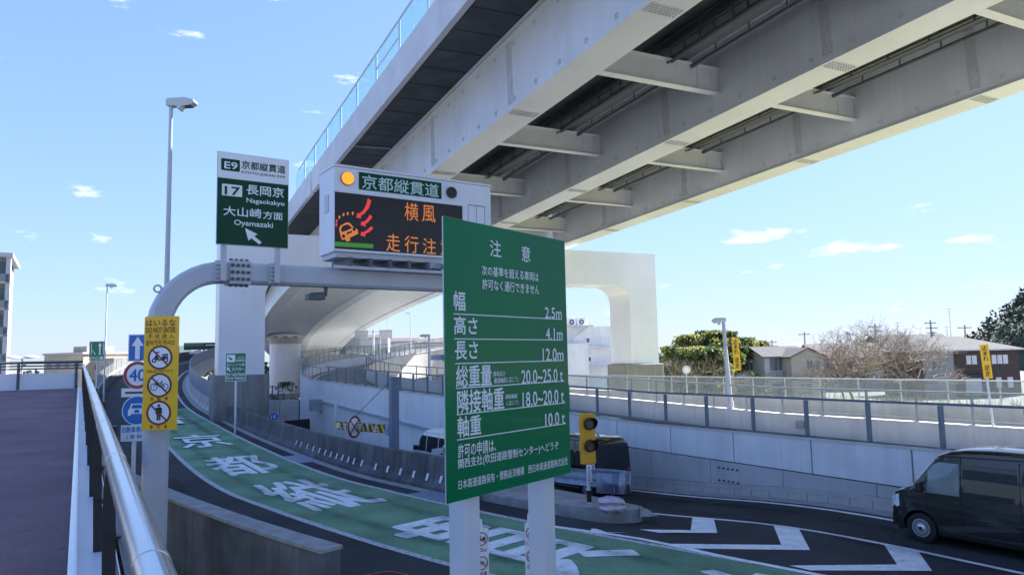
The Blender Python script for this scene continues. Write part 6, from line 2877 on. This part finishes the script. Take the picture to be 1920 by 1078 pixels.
# ---------------- utility poles
PC = mat('pole_concrete', (.30, .29, .28), .85)
for px, yt, Y, arms, lb in ((1512, 622, 140, 1, 'utility pole above the cream house gable'), (1646, 607, 128, 2, 'utility pole rising behind the largest bare tree'),
                            (1751, 600, 120, 3, 'utility pole with three crossarms left of the brown house'), (1815, 609, 125, 1, 'utility pole directly above the brown house roof'),
                            (1450, 637, 150, 2, 'short looking utility pole between bamboo and houses'), (1730, 625, 135, 0, 'plain pole without crossarms behind the roofs')):
    p = aty(px, 690, Y)
    t = thing('utility_pole', lb, 'utility pole', (p.x, p.y, GZ), random.uniform(-.5, .5), 'utility poles behind the houses')
    h = aty(px, yt, Y).z - GZ
    mb = MB()
    mb.tube([(0, 0, 0), (0, 0, h)], [.20, .12], 8)
    mb.build('pole', PC, t)
    for k in range(arms):
        mb = MB()
        mb.bar((-1.1 + .2 * k, 0, h - .5 - .8 * k), (1.0 + .3 * (k == 1), 0, h - .5 - .8 * k), .12)
        a = mb.build('crossarm', DARKSTEEL, t)
        for x in (-.8, 0.25, .8):
            mb = MB()
            mb.tube([(x, 0, h - .44 - .8 * k), (x, 0, h - .22 - .8 * k)], [.07, .05], 6)
            mb.build('insulator', SIGNWHITE, a)
    if arms > 1:
        mb = MB()
        mb.tube([(.35, 0, h - 2.6), (.35, 0, h - 1.9)], .22, 10)
        mb.build('transformer', GREYSTEEL, t)
for px, yt, Y, lb in ((1788, 578, 160, 'thin lattice radio mast above the brown house'), (1688, 604, 150, 'slim television antenna mast behind the bare trees'), (1781, 612, 150, 'short antenna mast left of the radio mast')):
    p = aty(px, 690, Y)
    t = thing('antenna_mast', lb, 'antenna', (p.x, p.y, GZ), .3, 'antenna masts behind the houses')
    h = aty(px, yt, Y).z - GZ
    mb = MB()
    mb.tube([(0, 0, 0), (0, 0, h)], [.12, .05], 6)
    mb.build('mast', GREYSTEEL, t)
    for k, z in enumerate((h - .1, h - .8, h - 1.5)):
        mb = MB()
        mb.bar((-.7 + .15 * k, 0, z), (.7 - .15 * k, 0, z), .06)
        mb.build('antenna_bar', GREYSTEEL, t)
# far transmission tower
p = aty(1594, 690, 260)
t = thing('pylon', 'small striped transmission tower on the skyline', 'pylon', (p.x, p.y, GZ))
h = aty(1594, 622, 260).z - GZ
for sx in (-1, 1):
    for sy in (-1, 1):
        mb = MB()
        mb.bar((sx * 1.6, sy * 1.6, 0), (sx * .25, sy * .25, h), .22)
        mb.build('leg', GREYSTEEL, t)
for k in range(4):
    z = h * (.55 + .12 * k)
    mb = MB()
    mb.bar((-1.7 + .2 * k, 0, z), (1.7 - .2 * k, 0, z), .2)
    mb.build('crossarm', GREYSTEEL, t)

# ---------------- wooded hill at the far right
mb = MB()
hx, hy = 40, 24
gv = {}


def hill_h(X, Y):
    q = math.hypot(X - 232, Y - 195) / 97
    if q >= 1:
        return 0.0
    return (1 - q) ** .72 * (66 + 5 * math.sin(X * .11) + 4 * math.sin(Y * .13 + X * .05))


for i in range(hx + 1):
    for j in range(hy + 1):
        X = 130 + 204 * i / hx
        Y = 93 + 204 * j / hy
        gv[i, j] = len(mb.v)
        mb.v.append((X, Y, GZ - .5 + hill_h(X, Y)))
for i in range(hx):
    for j in range(hy):
        mb.f.append((gv[i, j], gv[i + 1, j], gv[i + 1, j + 1], gv[i, j + 1]))
        mb.mi.append(0)
kind(mb.build('hill', HILLGREEN, smooth=True), 'structure')
R = random.Random(12)
mb = MB()
for k in range(1500):
    X, Y = R.uniform(135, 240), R.uniform(98, 290)
    h = hill_h(X, Y)
    if h < .8:
        continue
    c = Vector((X, Y, GZ + h + R.uniform(0, 2.5)))
    rr_ = R.uniform(1.4, 3.0)
    mi = R.randrange(3)
    for q in range(34):
        v = Vector((R.gauss(0, 1), R.gauss(0, 1), R.gauss(0, .9))).normalized() * rr_ * R.uniform(.6, 1)
        d = Vector((R.gauss(0, 1), R.gauss(0, 1), R.gauss(0, 1))).normalized()
        e = d.cross(v).normalized()
        s_ = R.uniform(.35, .8)
        p = c + v
        mb.poly([p - d * s_, p + e * s_ * .7, p + d * s_, p - e * s_ * .7], mi)
kind(mb.build('hill_woods', [mat('wood_a', (.06, .085, .045), .9), mat('wood_b', (.045, .065, .04), .9), mat('wood_c', (.09, .10, .06), .9)], None, recalc=False), 'stuff', 'dense dark woods covering the far hill')
mb = MB()
R = random.Random(15)
for k in range(1100):
    X = R.uniform(-260, 260)
    Y = R.uniform(230, 300)
    c = Vector((X, Y, GZ + R.uniform(.5, 4.0 + 1.2 * math.sin(X * .05))))
    for q in range(10):
        v = Vector((R.gauss(0, 1), R.gauss(0, 1), R.gauss(0, .7))) * 1.4
        d = Vector((R.gauss(0, 1), R.gauss(0, 1), R.gauss(0, 1))).normalized()
        e = d.cross(v).normalized()
        p = c + v
        mb.poly([p - d, p + e * .7, p + d, p - e * .7], k % 3)
kind(mb.build('distant_treeline', [MATS['wood_a'], MATS['wood_b'], MATS['wood_c']], None, recalc=False), 'stuff', 'hazy line of far trees along the horizon')

# ---------------- white industrial building behind the portal
p = aty(1105, 690, 84)
t = thing('plant_building', 'white plant building with outside stairs and two fan units on its roof', 'building', (p.x, p.y, GZ), RAD(8))
b0 = p.x


def PBx(x):
    return (x - 1105) / F * 84


def PBz(y):
    return aty(1105, y, 84).z - GZ


mb = MB()
mb.box(PBx(985), PBx(1178), 0, 14, 0, PBz(612))
mb.build('wall', WHITEWALL, t)
mb = MB()
mb.box(PBx(985), PBx(1094), -2.6, -.01, 0, PBz(644))
mb.build('front_annex', WHITEWALL, t)
mb = MB()
mb.box(PBx(985), PBx(1108), .8, 5, PBz(612) + .003, PBz(592))
mb.build('roof_screen', WHITEWALL, t)
for x in (1075, 1094):
    mb = MB()
    u = PBx(x)
    mb.box(u - .55, u + .55, .3, .79, PBz(611), PBz(596))
    f_ = mb.build('fan_unit', STEELWHITE, t)
    mb = MB()
    mb.ring((u, 0, PBz(603)), .12, .30, .26, .295, 24)
    mb.build('fan_grille', DARKSTEEL, f_)
mb = MB()
mb.box(PBx(985), PBx(1112), -.9, -.01, PBz(612), PBz(610))
gl2 = mb.build('gantry_walk', GREYSTEEL, t)
for y in (651, 690 - 3):
    mb = MB()
    mb.box(PBx(1095), PBx(1142), -1.0, -.01, PBz(y + 1), PBz(y - 1))
    w2_ = mb.build('landing', GREYSTEEL, t)
    for k in range(4):
        mb = MB()
        x = PBx(1095) + k * .92
        mb.bar((x, -.97, PBz(y - 1)), (x, -.97, PBz(y - 1) + 1.0), .05)
        mb.build('rail_post', GREYSTEEL, w2_)
    mb = MB()
    mb.bar((PBx(1095), -.97, PBz(y - 1) + 1.0), (PBx(1142), -.97, PBz(y - 1) + 1.0), .05)
    mb.build('rail', GREYSTEEL, w2_)
mb = MB()
mb.bar((PBx(1070), -.8, PBz(638)), (PBx(1104), -.8, PBz(610)), .6, .16)
mb.build('stair_flight', GREYSTEEL, t)
for (x, y) in ((1104, 638), (1106, 673)):
    mb = MB()
    mb.box(PBx(x) - .14, PBx(x) + .14, -.04, -.003, PBz(y + 3.5), PBz(y - 3.5))
    mb.build('window', HOUSEGLASS, t)

# ---------------- buildings at the left
BEIGE = mat('beige_facade', (.46, .39, .30), .85, var=.08, scale=.6)
p = aty(4, 690, 92)
t = thing('apartment_block', 'tall apartment block with stacked balconies at the left edge', 'building', (p.x, p.y, GZ), RAD(31))
H = aty(12, 484, 92).z - GZ
mb = MB()
mb.box(-18, 0, 0, 12, 0, H)
mb.build('wall', GREYR, t)
fl_ = H / 6
for k in range(6):
    z = k * fl_
    mb = MB()
    mb.box(-18, .5, -1.3, -.01, z, z + .22)
    s_ = mb.build('balcony_slab', WHITER, t)
    for q in range(5):
        mb = MB()
        x = .5 - q * 3.6
        mb.box(x - 3.5, x - .05, -1.3, -1.22, z + .222, z + 1.2)
        mb.build('balcony_panel', mat('smoked_balcony_panel', (.20, .23, .25), .3), s_)
        mb = MB()
        mb.box(x - 3.3, x - .5, -.06, -.012, z + .3, z + fl_ - .5)
        mb.build('window', HOUSEGLASS, t)
mb = MB()
mb.box(-18.2, .7, -1.5, 12.2, H, H + .5)
mb.build('roof_slab', WHITER, t)
mb = MB()
mb.box(.003, .5, -1.3, 0, 0, H)
mb.build('end_fin', WHITER, t)
p = aty(118, 690, 115)
t = thing('beige_building', 'low beige building with a rooftop room beyond the footbridge', 'building', (p.x, p.y, GZ), RAD(-30))
mb = MB()
h = aty(118, 665, 115).z - GZ
mb.box(-5.5, 5.5, 0, 9, 0, h)
mb.build('wall', BEIGE, t)
mb = MB()
mb.box(-5.7, 5.7, -.2, 9.2, h, h + .3)
mb.build('roof_slab', WHITER, t)
mb = MB()
mb.box(-1.8, 2.0, 2.5, 7, h + .302, h + 1.3)
mb.build('rooftop_room', GREYR, t)
mb = MB()
mb.box(5.52, 11, 1.5, 9, 0, h - .7)
mb.build('side_wing', GREYR, t)
for k in range(4):
    window(t, -4.0 + k * 2.6, h - 2.2, 1.4, 1.2, 0)
for k in range(3):
    window(t, 6.5 + k * 1.7, h - 2.6, 1.0, 1.1, 1.5)
p = aty(41, 690, 60)
t = thing('twin_globe_lamp', 'low lamp with two flat round heads behind the end railing', 'street lamp', (p.x, p.y, GZ))
h = aty(41, 672, 60).z - GZ
mb = MB()
mb.tube([(0, 0, 0), (0, 0, h)], .07, 8)
mb.build('pole', GREYSTEEL, t)
for s_ in (-.75, .75):
    mb = MB()
    mb.tube([(s_, 0, h), (s_, 0, h + .06), (s_, 0, h + .16), (s_, 0, h + .24)], [.15, .55, .5, .15], 18)
    mb.build('lamp_head', FRAMEW, t, smooth=True)
mb = MB()
mb.bar((-.75, 0, h), (.75, 0, h), .05)
mb.build('crossbar', GREYSTEEL, t)

# ---------------- far gantry over the climbing ramp
p = aty(376, 660, 104)
t = thing('message_board', 'dark green and black message board above the far end of the ramp', 'display board', (p.x, p.y, 3.2), RAD(6))
a, b = aty(346, 643, 104), aty(406, 655, 104)
mb = MB()
mb.box(a.x - p.x, b.x - p.x, 0, .5, b.z - 3.2, a.z - 3.2)
mb.build('cabinet', BLACK, t)
plate('green_panel', a.x - p.x + .05, .4, (a.z + b.z) / 2 - 3.2 + .05, a.z - 3.25, SG3, t, -.03, -.002)
plate('lit_panel', .7, b.x - p.x - .2, (a.z + b.z) / 2 - 3.1, a.z - 3.5, SIGNWHITE, t, -.03, -.002)
for x in (-.2, .35):
    mb = MB()
    mb.bar((x, .3, 0), (x, .3, b.z - 3.2), .22)
    mb.build('post', FRAMEW, t)
mb = MB()
mb.box(-1.6, 1.6, .1, .45, b.z - 3.75, b.z - 3.35)
mb.build('walkway', FRAMEW, t)

# ---------------- twin sign backs beyond the loop
p = aty(700, 660, 135)
t = thing('twin_sign', 'two pale sign backs on one tee shaped pole beyond the loop ramp', 'sign', (p.x, p.y, GZ))
z_ = lambda y: aty(700, y, 135).z - GZ
for (xa, xb) in ((665.5, 690.5), (711, 735.5)):
    mb = MB()
    mb.box((xa - 700) / F * 135, (xb - 700) / F * 135, 0, .06, z_(635), z_(619))
    mb.build('sign_back', SIGNBACK, t)
for y in (622, 632):
    mb = MB()
    mb.bar(((666 - 700) / F * 135, -.05, z_(y)), ((735 - 700) / F * 135, -.05, z_(y)), .12)
    mb.build('crossbar', GREYSTEEL, t)
mb = MB()
mb.tube([(0, .1, 0), (0, .1, z_(618))], .2, 10)
mb.build('pole', GREYSTEEL, t)

# ---------------- far interchange walls behind the loop
fw_ = thing('ramp_wall', 'pale far ramp wall with a slatted screen behind the loop ramp', 'wall')
pts = [aty(x, 690, Y) for x, Y in ((556, 150), (620, 140), (665, 128), (705, 112), (745, 100), (800, 96), (870, 96), (930, 100))]
tops = (4.6, 5.0, 5.2, 4.6, 4.2, 4.2, 4.2, 4.2)
fpth = spline([(q.x, q.y, zz) for q, zz in zip(pts, tops)], 2.5)
mb = MB()
mb.sweep([(0, -8), (0, -.05), (.3, -.05), (.3, -8)], fpth)
mb.build('wall_body', CONC_PALE, fw_)
for i in range(0, len(fpth) - 1):
    mb = MB()
    mb.sweep([(.12, -.05), (.12, 1.35), (.17, 1.35), (.17, -.05)], fpth[i:i + 2])
    mb.build('screen_panel', POLYP, fw_)
    mb = MB()
    q = fpth[i][0] + fpth[i][1] * .14
    mb.bar(q, q + Vector((0, 0, 1.4)), .09)
    mb.build('post', RAILGREY, fw_)
for px, Y, w, yt, lb in ((688, 190, 11, 634, 'flat roofed pale shed on the skyline behind the loop'), (752, 200, 9, 640, 'low grey hut on the skyline beside the tall lamp pole'), (812, 175, 8, 642, 'low shed with a brown roof near the notice sign')):
    p = aty(px, 690, Y)
    t = thing('shed', lb, 'shed', (p.x, p.y, GZ), RAD(5), 'sheds on the skyline')
    h = aty(px, yt, Y).z - GZ
    mb = MB()
    mb.box(-w / 2, w / 2, 0, 6, 0, h)
    mb.build('wall', WHITER, t)
    gable(t, -w / 2, w / 2, 0, 6, h, .9, .4, ROOFW, 'x', wallm=WHITER)

# ---------------- low wall and fence under the bridge by the pier
t = thing('underpass_wall', 'pale concrete wall with joints closing the street under the bridge', 'wall')
for k, (xa, xb) in enumerate(((492, 524), (524.5, 560))):
    a, b = aty(xa, 750, 60), aty(xb, 750, 60)
    mb = MB()
    mb.box(a.x, b.x, 60, 60.4, GZ, aty(525, 750, 60).z)
    mb.build('wall_panel', CONC_PALE, t)
t = thing('pipe_fence', 'dark pipe fence on the low wall beside the oval pier', 'fence')
z0_ = aty(525, 750, 60).z
for x in (498, 509, 520):
    a = aty(x, 750, 60)
    mb = MB()
    mb.bar((a.x, 60.2, z0_), (a.x, 60.2, z0_ + 1.2), .08)
    mb.build('post', DARKSTEEL, t)
for zz in (.45, 1.1):
    a, b = aty(494, 750, 60), aty(535, 750, 60)
    mb = MB()
    mb.bar((a.x, 60.2, z0_ + zz), (b.x, 60.2, z0_ + zz), .07)
    mb.build('rail', DARKSTEEL, t)
